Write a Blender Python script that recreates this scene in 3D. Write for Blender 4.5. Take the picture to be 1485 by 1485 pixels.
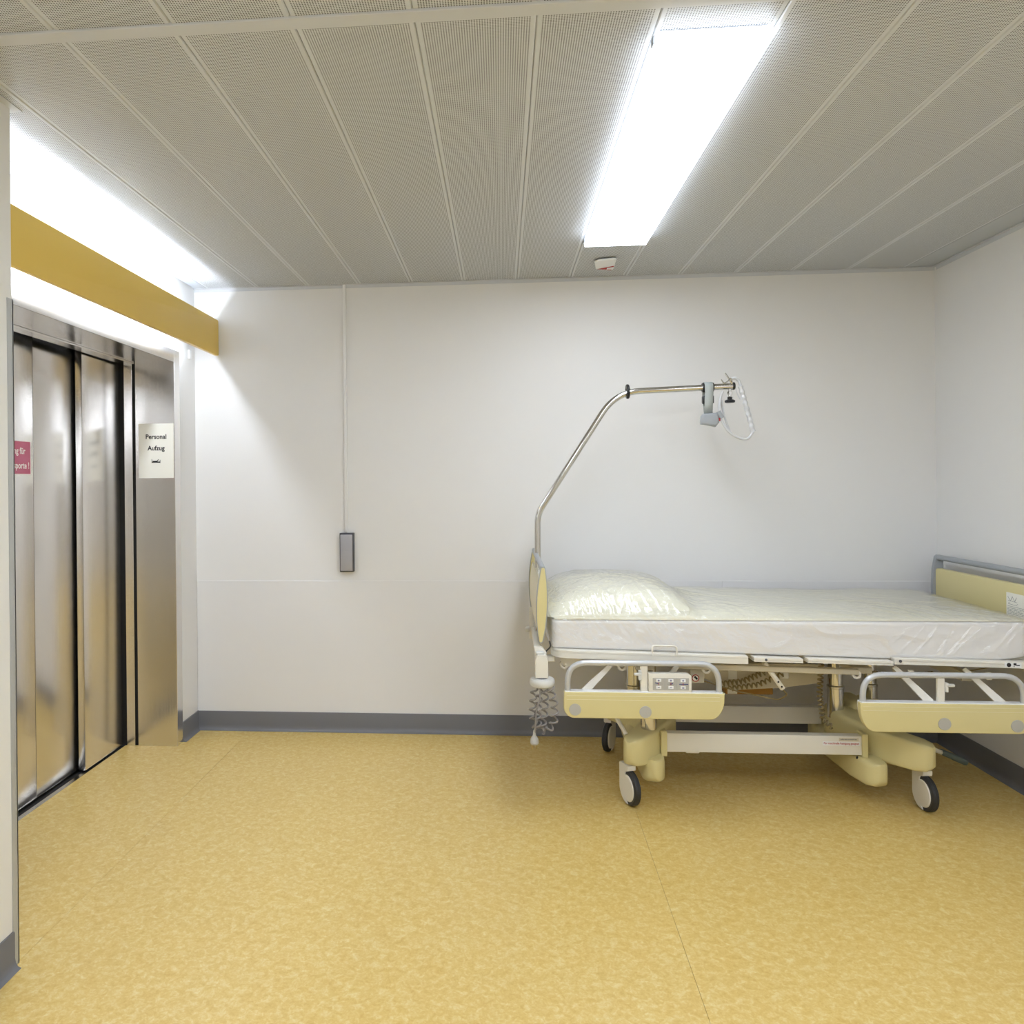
import bpy, bmesh, math, random
import numpy as np
from mathutils import Vector, Matrix, noise

random.seed(7)
for o in list(bpy.data.objects):
    bpy.data.objects.remove(o, do_unlink=True)
scene = bpy.context.scene
COL = scene.collection
PI = math.pi

# ------------------------------------------------------------------ camera
K = 300 / 297.5
H = 2.55 * K              # ceiling height
W = 4.101 * K             # inner width of the back wall
CAM = Vector((1.768 * K, -4.238 * K, 1.425 * K))
YAW, ROLL = math.radians(4.471), math.radians(0.555)
r_ = Vector((math.cos(YAW), math.sin(YAW), 0)); f_ = Vector((-math.sin(YAW), math.cos(YAW), 0)); u_ = Vector((0, 0, 1))
cr, sr = math.cos(ROLL), math.sin(ROLL)
cam_right = r_ * cr - u_ * sr
cam_up = r_ * sr + u_ * cr
cd = bpy.data.cameras.new('camera')
cam = bpy.data.objects.new('camera', cd)
COL.objects.link(cam)
M4 = Matrix((cam_right, cam_up, -f_)).transposed().to_4x4()
M4.translation = CAM
cam.matrix_world = M4
cd.sensor_fit = 'HORIZONTAL'; cd.sensor_width = 36.0
cd.lens = 1090.0 / 1485 * 36
cd.shift_x = (742.5 - 641.9) / 1485
cd.shift_y = (697.2 - 742.5) / 1485
cd.clip_start = 0.02
scene.camera = cam

# ------------------------------------------------------------------ world, exposure, lamp strengths
world = bpy.data.worlds.new('world'); scene.world = world
world.use_nodes = True
world.node_tree.nodes['Background'].inputs[0].default_value = (0.9, 0.95, 1, 1)
world.node_tree.nodes['Background'].inputs[1].default_value = 0.05
vs = scene.view_settings
vs.view_transform = 'Standard'; vs.look = 'None'; vs.gamma = 1.0
vs.use_curve_mapping = False
vs.exposure = 0.62
LAMP_STRENGTH = 10.5      # ceiling diffusers
TUBE_STRENGTH = 62.0      # fluorescent tube in the cove above the lift

# ------------------------------------------------------------------ materials
def lin(c):
    return tuple(((v / 255) / 12.92 if v / 255 <= 0.04045 else ((v / 255 + 0.055) / 1.055) ** 2.4) for v in c) + (1.0,)

def mat(name, rgb, rough=0.5, metal=0.0, bump=None, coat=0.0, spec=0.5, vary=None):
    m = bpy.data.materials.new(name); m.use_nodes = True
    nt = m.node_tree; b = nt.nodes['Principled BSDF']
    b.inputs['Base Color'].default_value = lin(rgb)
    b.inputs['Roughness'].default_value = rough
    b.inputs['Metallic'].default_value = metal
    b.inputs['Coat Weight'].default_value = coat
    b.inputs['Specular IOR Level'].default_value = spec
    geo = nt.nodes.new('ShaderNodeNewGeometry')
    if bump:
        n = nt.nodes.new('ShaderNodeTexNoise'); n.inputs['Scale'].default_value = bump[0]; n.inputs['Detail'].default_value = 3
        nt.links.new(geo.outputs['Position'], n.inputs['Vector'])
        bp = nt.nodes.new('ShaderNodeBump'); bp.inputs['Strength'].default_value = bump[1]; bp.inputs['Distance'].default_value = bump[2]
        nt.links.new(n.outputs['Fac'], bp.inputs['Height']); nt.links.new(bp.outputs['Normal'], b.inputs['Normal'])
    if vary:   # (scale, second colour, amount)
        n = nt.nodes.new('ShaderNodeTexNoise'); n.inputs['Scale'].default_value = vary[0]; n.inputs['Detail'].default_value = 5
        nt.links.new(geo.outputs['Position'], n.inputs['Vector'])
        rp = nt.nodes.new('ShaderNodeValToRGB')
        rp.color_ramp.elements[0].position = 0.5 - vary[2]; rp.color_ramp.elements[1].position = 0.5 + vary[2]
        rp.color_ramp.elements[0].color = lin(rgb); rp.color_ramp.elements[1].color = lin(vary[1])
        nt.links.new(n.outputs['Fac'], rp.inputs['Fac']); nt.links.new(rp.outputs['Color'], b.inputs['Base Color'])
    return m

def emit(name, rgb, s):
    m = bpy.data.materials.new(name); m.use_nodes = True
    nt = m.node_tree; nt.nodes.remove(nt.nodes['Principled BSDF'])
    e = nt.nodes.new('ShaderNodeEmission'); e.inputs[0].default_value = rgb + (1,); e.inputs[1].default_value = s
    nt.links.new(e.outputs[0], nt.nodes['Material Output'].inputs[0])
    return m

def mth(nt, op, a, b=None, c=None):
    n = nt.nodes.new('ShaderNodeMath'); n.operation = op
    for i, v in enumerate((a, b, c)):
        if v is None: continue
        if hasattr(v, 'type') and hasattr(v, 'is_output'): nt.links.new(v, n.inputs[i])
        else: n.inputs[i].default_value = v
    return n.outputs[0]

MODULE = 0.300
X_JOINT0 = 0.377 * K       # first ceiling joint from the left wall
def perforated(name, rgb):
    m = mat(name, rgb, 0.45)
    nt = m.node_tree; b = nt.nodes['Principled BSDF']
    geo = nt.nodes.new('ShaderNodeNewGeometry'); sp = nt.nodes.new('ShaderNodeSeparateXYZ')
    nt.links.new(geo.outputs['Position'], sp.inputs[0])
    p = MODULE / 46
    ux = mth(nt, 'MULTIPLY', mth(nt, 'FRACT', mth(nt, 'DIVIDE', mth(nt, 'SUBTRACT', sp.outputs[0], X_JOINT0 - 3.0), MODULE)), 46.0)
    inside = mth(nt, 'MULTIPLY', mth(nt, 'GREATER_THAN', ux, 2.0), mth(nt, 'LESS_THAN', ux, 44.0))
    fx = mth(nt, 'SUBTRACT', mth(nt, 'FRACT', ux), 0.5)
    fy = mth(nt, 'SUBTRACT', mth(nt, 'FRACT', mth(nt, 'DIVIDE', mth(nt, 'ADD', sp.outputs[1], 20.0), p)), 0.5)
    d = mth(nt, 'SQRT', mth(nt, 'ADD', mth(nt, 'MULTIPLY', fx, fx), mth(nt, 'MULTIPLY', fy, fy)))
    hole = mth(nt, 'MULTIPLY', mth(nt, 'LESS_THAN', d, 0.285), inside)
    mx = nt.nodes.new('ShaderNodeMix'); mx.data_type = 'RGBA'
    nt.links.new(hole, mx.inputs[0])
    mx.inputs[6].default_value = lin(rgb); mx.inputs[7].default_value = lin((20, 17, 14))
    nt.links.new(mx.outputs[2], b.inputs['Base Color'])
    return m

def lino(name):
    m = bpy.data.materials.new(name); m.use_nodes = True
    nt = m.node_tree; b = nt.nodes['Principled BSDF']
    b.inputs['Roughness'].default_value = 0.36; b.inputs['Specular IOR Level'].default_value = 0.75
    geo = nt.nodes.new('ShaderNodeNewGeometry')
    mp = nt.nodes.new('ShaderNodeMapping'); mp.inputs['Rotation'].default_value = (0, 0, 0.5); mp.inputs['Scale'].default_value = (1.0, 1.05, 1)
    nt.links.new(geo.outputs['Position'], mp.inputs[0])
    n1 = nt.nodes.new('ShaderNodeTexNoise'); n1.inputs['Scale'].default_value = 36; n1.inputs['Detail'].default_value = 8; n1.inputs['Roughness'].default_value = 0.62; n1.inputs['Distortion'].default_value = 0.8
    nt.links.new(mp.outputs[0], n1.inputs['Vector'])
    n2 = nt.nodes.new('ShaderNodeTexNoise'); n2.inputs['Scale'].default_value = 85; n2.inputs['Detail'].default_value = 4; n2.inputs['Distortion'].default_value = 1.2
    nt.links.new(mp.outputs[0], n2.inputs['Vector'])
    rp = nt.nodes.new('ShaderNodeValToRGB'); cr_ = rp.color_ramp
    cr_.elements[0].position = 0.34; cr_.elements[0].color = lin((202, 165, 84))
    cr_.elements[1].position = 0.66; cr_.elements[1].color = lin((225, 206, 146))
    e = cr_.elements.new(0.5); e.color = lin((214, 183, 107))
    s = mth(nt, 'ADD', mth(nt, 'MULTIPLY', n1.outputs['Fac'], 0.62), mth(nt, 'MULTIPLY', n2.outputs['Fac'], 0.38))
    nt.links.new(s, rp.inputs['Fac']); nt.links.new(rp.outputs['Color'], b.inputs['Base Color'])
    return m

def steel(name, rgb=(226, 223, 220), rough=0.21):
    m = mat(name, rgb, rough, 1.0)
    nt = m.node_tree; b = nt.nodes['Principled BSDF']
    b.inputs['Anisotropic'].default_value = 0.4
    geo = nt.nodes.new('ShaderNodeNewGeometry')
    mp = nt.nodes.new('ShaderNodeMapping'); mp.inputs['Scale'].default_value = (260, 260, 2.0)
    nt.links.new(geo.outputs['Position'], mp.inputs[0])
    n = nt.nodes.new('ShaderNodeTexNoise'); n.inputs['Scale'].default_value = 1.0; n.inputs['Detail'].default_value = 3
    nt.links.new(mp.outputs[0], n.inputs['Vector'])
    mr = nt.nodes.new('ShaderNodeMapRange'); mr.inputs[3].default_value = rough - 0.07; mr.inputs[4].default_value = rough + 0.09
    nt.links.new(n.outputs['Fac'], mr.inputs[0]); nt.links.new(mr.outputs[0], b.inputs['Roughness'])
    n2 = nt.nodes.new('ShaderNodeTexNoise'); n2.inputs['Scale'].default_value = 2.2; n2.inputs['Detail'].default_value = 1
    nt.links.new(geo.outputs['Position'], n2.inputs['Vector'])
    bp = nt.nodes.new('ShaderNodeBump'); bp.inputs['Strength'].default_value = 0.14; bp.inputs['Distance'].default_value = 0.02
    nt.links.new(n2.outputs['Fac'], bp.inputs['Height']); nt.links.new(bp.outputs['Normal'], b.inputs['Normal'])
    return m

def film_material():
    m = bpy.data.materials.new('clear plastic film'); m.use_nodes = True
    nt = m.node_tree; nt.nodes.remove(nt.nodes['Principled BSDF'])
    tr = nt.nodes.new('ShaderNodeBsdfTransparent'); tr.inputs[0].default_value = (0.995, 0.995, 0.99, 1)
    gl = nt.nodes.new('ShaderNodeBsdfGlossy'); gl.inputs[0].default_value = (1, 1, 1, 1); gl.inputs['Roughness'].default_value = 0.13
    fr = nt.nodes.new('ShaderNodeFresnel'); fr.inputs[0].default_value = 1.5
    geo = nt.nodes.new('ShaderNodeNewGeometry')
    mp = nt.nodes.new('ShaderNodeMapping'); mp.inputs['Rotation'].default_value = (0.5, 0.3, 0.6); mp.inputs['Scale'].default_value = (14, 52, 26)
    nt.links.new(geo.outputs['Position'], mp.inputs[0])
    n = nt.nodes.new('ShaderNodeTexNoise'); n.inputs['Scale'].default_value = 1.0; n.inputs['Detail'].default_value = 5; n.inputs['Distortion'].default_value = 0.8
    nt.links.new(mp.outputs[0], n.inputs['Vector'])
    crease = mth(nt, 'ABSOLUTE', mth(nt, 'SUBTRACT', n.outputs['Fac'], 0.5))
    bp = nt.nodes.new('ShaderNodeBump'); bp.inputs['Strength'].default_value = 1.0; bp.inputs['Distance'].default_value = 0.006
    nt.links.new(crease, bp.inputs['Height'])
    nt.links.new(bp.outputs['Normal'], gl.inputs['Normal']); nt.links.new(bp.outputs['Normal'], fr.inputs['Normal'])
    fac = mth(nt, 'MINIMUM', mth(nt, 'MULTIPLY_ADD', fr.outputs[0], 2.0, 0.02), 0.6)
    mx = nt.nodes.new('ShaderNodeMixShader')
    nt.links.new(fac, mx.inputs[0]); nt.links.new(tr.outputs[0], mx.inputs[1]); nt.links.new(gl.outputs[0], mx.inputs[2])
    nt.links.new(mx.outputs[0], nt.nodes['Material Output'].inputs[0])
    return m

MT = dict(
    wall=mat('white wall paint', (232, 231, 230), 0.55, bump=(420, 0.15, 0.002)),
    wallpanel=mat('satin white wall panel', (231, 230, 230), 0.38, bump=(300, 0.06, 0.001)),
    partition=mat('partition paint', (228, 226, 220), 0.55, bump=(420, 0.12, 0.002)),
    perf=perforated('perforated lacquered metal', (210, 213, 217)),
    ceilplain=mat('plain lacquered ceiling metal', (186, 190, 195), 0.4),
    ceilback=mat('dark ceiling void', (60, 56, 50), 0.9),
    profile=mat('light ceiling profile', (206, 208, 212), 0.4),
    lino=lino('ochre marbled linoleum'),
    seam=mat('dark seam', (92, 74, 36), 0.8),
    base=mat('grey rubber skirting', (112, 112, 116), 0.45),
    steel=steel('brushed stainless steel'),
    steel_bright=steel('polished steel trim', (205, 203, 200), 0.2),
    black=mat('black gap', (14, 13, 12), 0.7),
    yellowbeam=mat('mustard yellow lacquer', (226, 192, 92), 0.38),
    paper=mat('white paper', (240, 238, 228), 0.7),
    ink=mat('black print', (28, 26, 30), 0.7),
    inkgrey=mat('grey print', (120, 122, 124), 0.7),
    red=mat('raspberry red sign', (184, 84, 112), 0.45, vary=(14, (192, 108, 134), 0.25)),
    signwhite=mat('white lettering', (245, 240, 238), 0.6),
    redprint=mat('red print', (176, 40, 36), 0.6),
    blueprint=mat('blue print', (52, 58, 128), 0.6),
    yellow=mat('pale yellow plastic', (217, 205, 150), 0.38, bump=(500, 0.05, 0.001)),
    cream=mat('cream board', (232, 224, 196), 0.4),
    enamel=mat('white enamel', (229, 225, 214), 0.32),
    enamel2=mat('beige enamel', (206, 198, 178), 0.4),
    rail=mat('silver grey tube', (200, 202, 205), 0.3, metal=0.35),
    grey=mat('grey plastic', (158, 162, 166), 0.4),
    greycap=mat('grey plastic disc', (180, 178, 172), 0.45),
    lgrey=mat('light grey plastic', (212, 212, 208), 0.42),
    chrome=mat('polished chrome', (214, 212, 208), 0.13, metal=1.0),
    rubber=mat('black rubber', (44, 45, 47), 0.5),
    blackpl=mat('black plastic', (24, 25, 27), 0.35),
    pedal=mat('green grey rubber pad', (96, 108, 106), 0.5),
    sheet=mat('white cotton sheet', (247, 246, 247), 0.85, bump=(600, 0.1, 0.001)),
    duvet=mat('cream quilt cotton', (243, 240, 222), 0.85, bump=(90, 0.3, 0.004)),
    film=film_material(),
    coil=mat('grey coiled cable', (140, 136, 134), 0.4),
    coilb=mat('beige coiled cable', (150, 134, 96), 0.45),
    card=mat('brown label card', (170, 124, 52), 0.7),
    brass=mat('brass prong', (190, 166, 112), 0.3, metal=1.0),
    webbing=mat('grey webbing', (176, 182, 180), 0.8, bump=(900, 0.4, 0.001)),
    white=mat('white plastic', (236, 237, 238), 0.3),
    grip=mat('pale grey grip plastic', (206, 207, 209), 0.35),
    silver=mat('silver label plate', (172, 171, 176), 0.4, metal=0.25),
    dgrey=mat('dark grey housing', (78, 78, 84), 0.4),
    guard=mat('grey metal guard', (182, 183, 183), 0.4, metal=0.3),
    lampside=emit('glowing lamp edge', (0.83, 0.90, 1.0), 4.0),
    lamp=emit('glowing lamp diffuser', (0.83, 0.90, 1.0), LAMP_STRENGTH),
    tube=emit('glowing fluorescent tube', (0.83, 0.90, 1.0), TUBE_STRENGTH),
)

# ------------------------------------------------------------------ mesh helpers
def link(o, parent=None, ploc=None):
    COL.objects.link(o)
    if parent is not None:
        o.parent = parent
        o.matrix_parent_inverse = Matrix.Translation(-Vector(parent.location)) if parent.type == 'EMPTY' else Matrix.Identity(4)
    return o

def obj(name, bm, m, parent=None, smooth=35.0):
    if smooth:
        bm.normal_update()
        lim = math.radians(smooth)
        for f in bm.faces: f.smooth = True
        for e in bm.edges:
            if len(e.link_faces) == 2 and e.link_faces[0].normal.angle(e.link_faces[1].normal, 0) > lim: e.smooth = False
    me = bpy.data.meshes.new(name); bm.to_mesh(me); bm.free()
    me.materials.append(MT[m] if isinstance(m, str) else m)
    return link(bpy.data.objects.new(name, me), parent)

def thing(name, loc, label=None, cat=None, group=None, kind=None):
    o = bpy.data.objects.new(name, None); o.location = loc; o.empty_display_size = 0.05
    COL.objects.link(o)
    return tag(o, label, cat, group, kind)

def tag(o, label=None, cat=None, group=None, kind=None):
    if label: o['label'] = label
    if cat: o['category'] = cat
    if group: o['group'] = group
    if kind: o['kind'] = kind
    return o

def BM(): return bmesh.new()

def merge(bm, other):
    me = bpy.data.meshes.new('tmp'); other.to_mesh(me); other.free(); bm.from_mesh(me); bpy.data.meshes.remove(me)
    return bm

def box(x0, x1, y0, y1, z0, z1, bev=0.0, seg=2, bm=None):
    b = BM()
    bmesh.ops.create_cube(b, size=1.0)
    for v in b.verts:
        v.co = Vector(((x0 + x1) / 2 + v.co.x * (x1 - x0), (y0 + y1) / 2 + v.co.y * (y1 - y0), (z0 + z1) / 2 + v.co.z * (z1 - z0)))
    if bev: bmesh.ops.bevel(b, geom=b.edges[:], offset=bev, segments=seg, affect='EDGES', profile=0.6)
    return merge(bm, b) if bm is not None else b

def prism(poly, axis, a0, a1, bev=0.0, seg=2, bm=None):
    """poly in the two other axes (x: y,z / y: x,z / z: x,y), extruded from a0 to a1 on axis."""
    def P(u, v, a):
        return {'x': (a, u, v), 'y': (u, a, v), 'z': (u, v, a)}[axis]
    b = BM()
    lo = [b.verts.new(P(u, v, a0)) for u, v in poly]; hi = [b.verts.new(P(u, v, a1)) for u, v in poly]
    n = len(poly)
    f1 = b.faces.new(lo); f2 = b.faces.new(hi[::-1])
    for i in range(n): b.faces.new((lo[i], hi[i], hi[(i + 1) % n], lo[(i + 1) % n]))
    bmesh.ops.recalc_face_normals(b, faces=b.faces)
    if bev:
        es = list(set(list(f1.edges) + list(f2.edges)))
        bmesh.ops.bevel(b, geom=es, offset=bev, segments=seg, affect='EDGES', profile=0.6)
    return merge(bm, b) if bm is not None else b

def tube(pts, r, n=12, bm=None, closed=False, caps=True, radii=None):
    pts = [Vector(p) for p in pts]; N = len(pts)
    b = BM(); rings = []
    up = None
    for i, p in enumerate(pts):
        if closed: t = (pts[(i + 1) % N] - pts[i - 1]).normalized()
        else: t = (pts[min(i + 1, N - 1)] - pts[max(i - 1, 0)]).normalized()
        if up is None:
            a = Vector((0, 0, 1)) if abs(t.z) < 0.9 else Vector((1, 0, 0))
            up = (a - t * a.dot(t)).normalized()
        else:
            up = (up - t * up.dot(t)); up.normalize()
        s = t.cross(up); rr = radii[i] if radii else r
        rings.append([b.verts.new(p + (up * math.cos(2 * PI * k / n) + s * math.sin(2 * PI * k / n)) * rr) for k in range(n)])
    for i in range(N if closed else N - 1):
        A, B = rings[i], rings[(i + 1) % N]
        for k in range(n): b.faces.new((A[k], A[(k + 1) % n], B[(k + 1) % n], B[k]))
    if caps and not closed:
        b.faces.new(rings[0]); b.faces.new(rings[-1][::-1])
    bmesh.ops.recalc_face_normals(b, faces=b.faces)
    return merge(bm, b) if bm is not None else b

def arc_path(pts, rad, n=6):
    """polyline with rounded corners"""
    pts = [Vector(p) for p in pts]; out = [pts[0]]
    for i in range(1, len(pts) - 1):
        a, p, c = pts[i - 1], pts[i], pts[i + 1]
        d1, d2 = (a - p).normalized(), (c - p).normalized()
        rr = rad[i - 1] if isinstance(rad, (list, tuple)) else rad
        ang = d1.angle(d2); L = min(rr / math.tan(ang / 2), (a - p).length * 0.95, (c - p).length * 0.95)
        s, e = p + d1 * L, p + d2 * L
        for k in range(n + 1):
            t = k / n
            out.append(s * (1 - t) ** 2 + p * 2 * t * (1 - t) + e * t ** 2)
    out.append(pts[-1])
    return out

def lathe(profile, center, axis=(0, 0, 1), n=24, bm=None):
    """profile: (radius, height) pairs along axis"""
    ax = Vector(axis).normalized(); a = Vector((0, 0, 1)) if abs(ax.z) < 0.9 else Vector((1, 0, 0))
    u = (a - ax * a.dot(ax)).normalized(); v = ax.cross(u); c = Vector(center)
    b = BM(); rings = []
    for r, h in profile:
        if r < 1e-6: rings.append([b.verts.new(c + ax * h)])
        else: rings.append([b.verts.new(c + ax * h + (u * math.cos(2 * PI * k / n) + v * math.sin(2 * PI * k / n)) * r) for k in range(n)])
    for A, B in zip(rings, rings[1:]):
        for k in range(n):
            if len(A) == 1 and len(B) == 1: continue
            if len(A) == 1: b.faces.new((A[0], B[k], B[(k + 1) % n]))
            elif len(B) == 1: b.faces.new((A[k], A[(k + 1) % n], B[0]))
            else: b.faces.new((A[k], A[(k + 1) % n], B[(k + 1) % n], B[k]))
    bmesh.ops.recalc_face_normals(b, faces=b.faces)
    return merge(bm, b) if bm is not None else b

def disc(center, axis, r, th, n=20, bev=0.0, bm=None):
    bv = bev or th * 0.25
    return lathe([(0, 0), (r, 0), (r, th - bv), (r - bv, th), (0, th)], center, axis, n, bm)

def softbox(c, s, r, n, bm=None):
    """rounded box, half sizes s, radius r, divisions n per axis"""
    b = BM(); c = Vector(c)
    for ax in range(3):
        o1, o2 = [k for k in range(3) if k != ax]
        for sg in (-1, 1):
            g = []
            for i in range(n[o1] + 1):
                row = []
                for j in range(n[o2] + 1):
                    q = [0, 0, 0]; q[ax] = sg * s[ax]
                    q[o1] = -s[o1] + 2 * s[o1] * i / n[o1]; q[o2] = -s[o2] + 2 * s[o2] * j / n[o2]
                    inn = Vector([max(-(s[k] - r), min(s[k] - r, q[k])) for k in range(3)])
                    d = Vector(q) - inn
                    # round the cube lattice to a ball
                    p = inn + d.normalized() * r if d.length > 1e-9 else Vector(q)
                    row.append(b.verts.new(c + p))
                g.append(row)
            for i in range(n[o1]):
                for j in range(n[o2]):
                    b.faces.new((g[i][j], g[i + 1][j], g[i + 1][j + 1], g[i][j + 1]))
    bmesh.ops.remove_doubles(b, verts=b.verts, dist=1e-5)
    bmesh.ops.recalc_face_normals(b, faces=b.faces)
    return merge(bm, b) if bm is not None else b

def sweep(path, n=20, ex=3.2, bm=None):
    """solid with vertical walls along a plan path: (x, y, halfwidth, zb, zt)"""
    b = BM(); rings = []; N = len(path)
    for i, (x, y, hw, zb, zt) in enumerate(path):
        a, c = path[max(i - 1, 0)], path[min(i + 1, N - 1)]
        t = Vector((c[0] - a[0], c[1] - a[1], 0)).normalized(); nrm = Vector((-t.y, t.x, 0))
        ring = []
        for k in range(n):
            th = 2 * PI * k / n
            cs, sn = math.cos(th), math.sin(th)
            px = math.copysign(abs(cs) ** (2 / ex), cs); pz = math.copysign(abs(sn) ** (2 / ex), sn)
            ring.append(b.verts.new(Vector((x, y, (zb + zt) / 2 + pz * (zt - zb) / 2)) + nrm * hw * px))
        rings.append(ring)
    for A, B in zip(rings, rings[1:]):
        for k in range(n): b.faces.new((A[k], A[(k + 1) % n], B[(k + 1) % n], B[k]))
    b.faces.new(rings[0]); b.faces.new(rings[-1][::-1])
    bmesh.ops.recalc_face_normals(b, faces=b.faces)
    return merge(bm, b) if bm is not None else b

def rot_about(bm, c, axis, ang):
    bmesh.ops.rotate(bm, cent=Vector(c), matrix=Matrix.Rotation(ang, 3, axis), verts=bm.verts)
    return bm

def text(s, size, loc, right, up, m, name, parent, bold=0.0, align='CENTER', sx=1.0):
    cu = bpy.data.curves.new('t', 'FONT'); cu.body = s; cu.size = size; cu.align_x = align
    cu.offset = bold; cu.resolution_u = 3; cu.extrude = 0.0
    to = bpy.data.objects.new('t', cu); COL.objects.link(to)
    dg = bpy.context.evaluated_depsgraph_get()
    me = bpy.data.meshes.new_from_object(to.evaluated_get(dg))
    bpy.data.objects.remove(to, do_unlink=True)
    R, U = Vector(right).normalized(), Vector(up).normalized(); L = Vector(loc)
    for v in me.vertices: v.co = L + R * v.co.x * sx + U * v.co.y
    me.name = name; me.materials.clear(); me.materials.append(MT[m])
    return link(bpy.data.objects.new(name, me), parent)

def coil(path, rad, turns, wire, steps=12, n=6, bm=None):
    """helix wound round a polyline"""
    path = [Vector(p) for p in path]
    seg = [(b - a).length for a, b in zip(path, path[1:])]; tot = sum(seg)
    def at(t):
        d = t * tot
        for i, L in enumerate(seg):
            if d <= L or i == len(seg) - 1: return path[i].lerp(path[i + 1], min(1, d / L)), (path[i + 1] - path[i]).normalized()
            d -= L
    pts = []
    M = int(turns * steps)
    for i in range(M + 1):
        p, t = at(i / M)
        a = Vector((0, 1, 0)) if abs(t.y) < 0.9 else Vector((1, 0, 0))
        u = (a - t * a.dot(t)).normalized(); v = t.cross(u); th = 2 * PI * turns * i / M
        pts.append(p + (u * math.cos(th) + v * math.sin(th)) * rad)
    return tube(pts, wire, n, bm)

# ================================================================== STRUCTURE
Y_FRONT = -8.0        # wall behind the camera
X_DOOR = -0.30
YC = -1.0             # centre of the lift doors
YJ1, YJ2 = -0.295, -1.705
Z_SOF = 2.10

# floor: dark bed with three linoleum sheets laid on it
bm = box(-0.29, W, Y_FRONT, 0, -0.10, -0.003)
floor = tag(obj('floor', bm, 'seam', smooth=0), 'ochre yellow marbled linoleum floor with fine seams', 'floor', kind='structure')
g = 0.0005
sheets = [
    [(-0.29, -0.29), (0.0, -0.29), (0.0, 0), (0.318 - g, 0), (0.318 - g, Y_FRONT), (-0.29, Y_FRONT)],
    [(0.318 + g, 0), (2.372 - g, 0), (2.180 - g, Y_FRONT), (0.318 + g, Y_FRONT)],
    [(2.372 + g, 0), (W, 0), (W, Y_FRONT), (2.180 + g, Y_FRONT)],
]
for poly in sheets: obj('linoleum_sheet', prism(poly, 'z', -0.003, 0.0), 'lino', floor, smooth=0)

# walls
wb = tag(obj('wall_back', box(-0.20, W + 0.15, 0.0, 0.15, 0, H + 0.25), 'wall', smooth=0), 'white painted back wall', 'wall', kind='structure')
JP = 2.996
for x0, x1 in ((0.004, JP - 0.001), (JP + 0.001, W - 0.004)):
    obj('wall_panel', box(x0, x1, -0.005, 0.0, 0.10, 0.867, 0.0015, 1), 'wallpanel', wb, smooth=0)
wr = tag(obj('wall_right', box(W, W + 0.15, Y_FRONT, 0.0, 0, H + 0.25), 'wall', smooth=0), 'white painted right wall behind the bed foot', 'wall', kind='structure')
obj('wall_panel', box(W - 0.005, W, -3.0, -0.004, 0.10, 0.867, 0.0015, 1), 'wallpanel', wr, smooth=0)
tag(obj('wall_front', box(-0.2, W + 0.15, Y_FRONT - 0.15, Y_FRONT, 0, H + 0.25), 'wall', smooth=0), 'white wall behind the viewer', 'wall', kind='structure')
bm = box(-0.15, 0.0, -0.225, 0.0, 0, H + 0.25)
box(-0.15, 0.0, -1.775, -0.225, Z_SOF + 0.065, H + 0.25, bm=bm)
box(-0.15, 0.0, -2.125, -1.775, 0, H + 0.25, bm=bm)
tag(obj('wall_left', bm, 'wall', smooth=0), 'white wall around the lift opening', 'wall', kind='structure')
wp = tag(obj('wall_partition', box(-0.15, 0.32, Y_FRONT, -2.122, 0, H + 0.25), 'partition', smooth=0), 'off-white partition wall end beside the lift', 'wall', kind='structure')
bm = box(0.318, 0.3225, -2.145, -2.118, 0.0, 1.995)
box(0.285, 0.3225, -2.1225, -2.1185, 0.0, 1.995, bm=bm)
obj('corner_guard', bm, 'guard', wp, smooth=0)

# skirting with a coved foot
def skirting(name, a, b, inward, label):
    a, b, n = Vector(a), Vector(b), Vector(inward)
    prof = [(0.0, 0.108), (0.006, 0.108), (0.0075, 0.104), (0.0075, 0.03), (0.010, 0.016), (0.016, 0.006), (0.026, 0.0015), (0.026, 0.0), (0.0, 0.0)]
    bm = BM(); R = []
    for p in (a, b): R.append([bm.verts.new(p + n * d + Vector((0, 0, z))) for d, z in prof])
    k = len(prof)
    for i in range(k): bm.faces.new((R[0][i], R[0][(i + 1) % k], R[1][(i + 1) % k], R[1][i]))
    bm.faces.new(R[0]); bm.faces.new(R[1][::-1])
    bmesh.ops.recalc_face_normals(bm, faces=bm.faces)
    tag(obj(name, bm, 'base', smooth=40), label, 'skirting', kind='structure')
skirting('baseboard_back', (0.0, -0.005, 0), (W, -0.005, 0), (0, -1, 0), 'dark grey skirting along the back wall')
skirting('baseboard_right', (W - 0.005, 0, 0), (W - 0.005, -3.5, 0), (-1, 0, 0), 'dark grey skirting along the right wall')
skirting('baseboard_left', (0.0, -0.225, 0), (0.0, 0, 0), (1, 0, 0), 'short dark grey skirting between lift frame and corner')
skirting('baseboard_partition', (0.32, Y_FRONT, 0), (0.32, -2.145, 0), (1, 0, 0), 'dark grey skirting along the partition wall')

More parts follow.
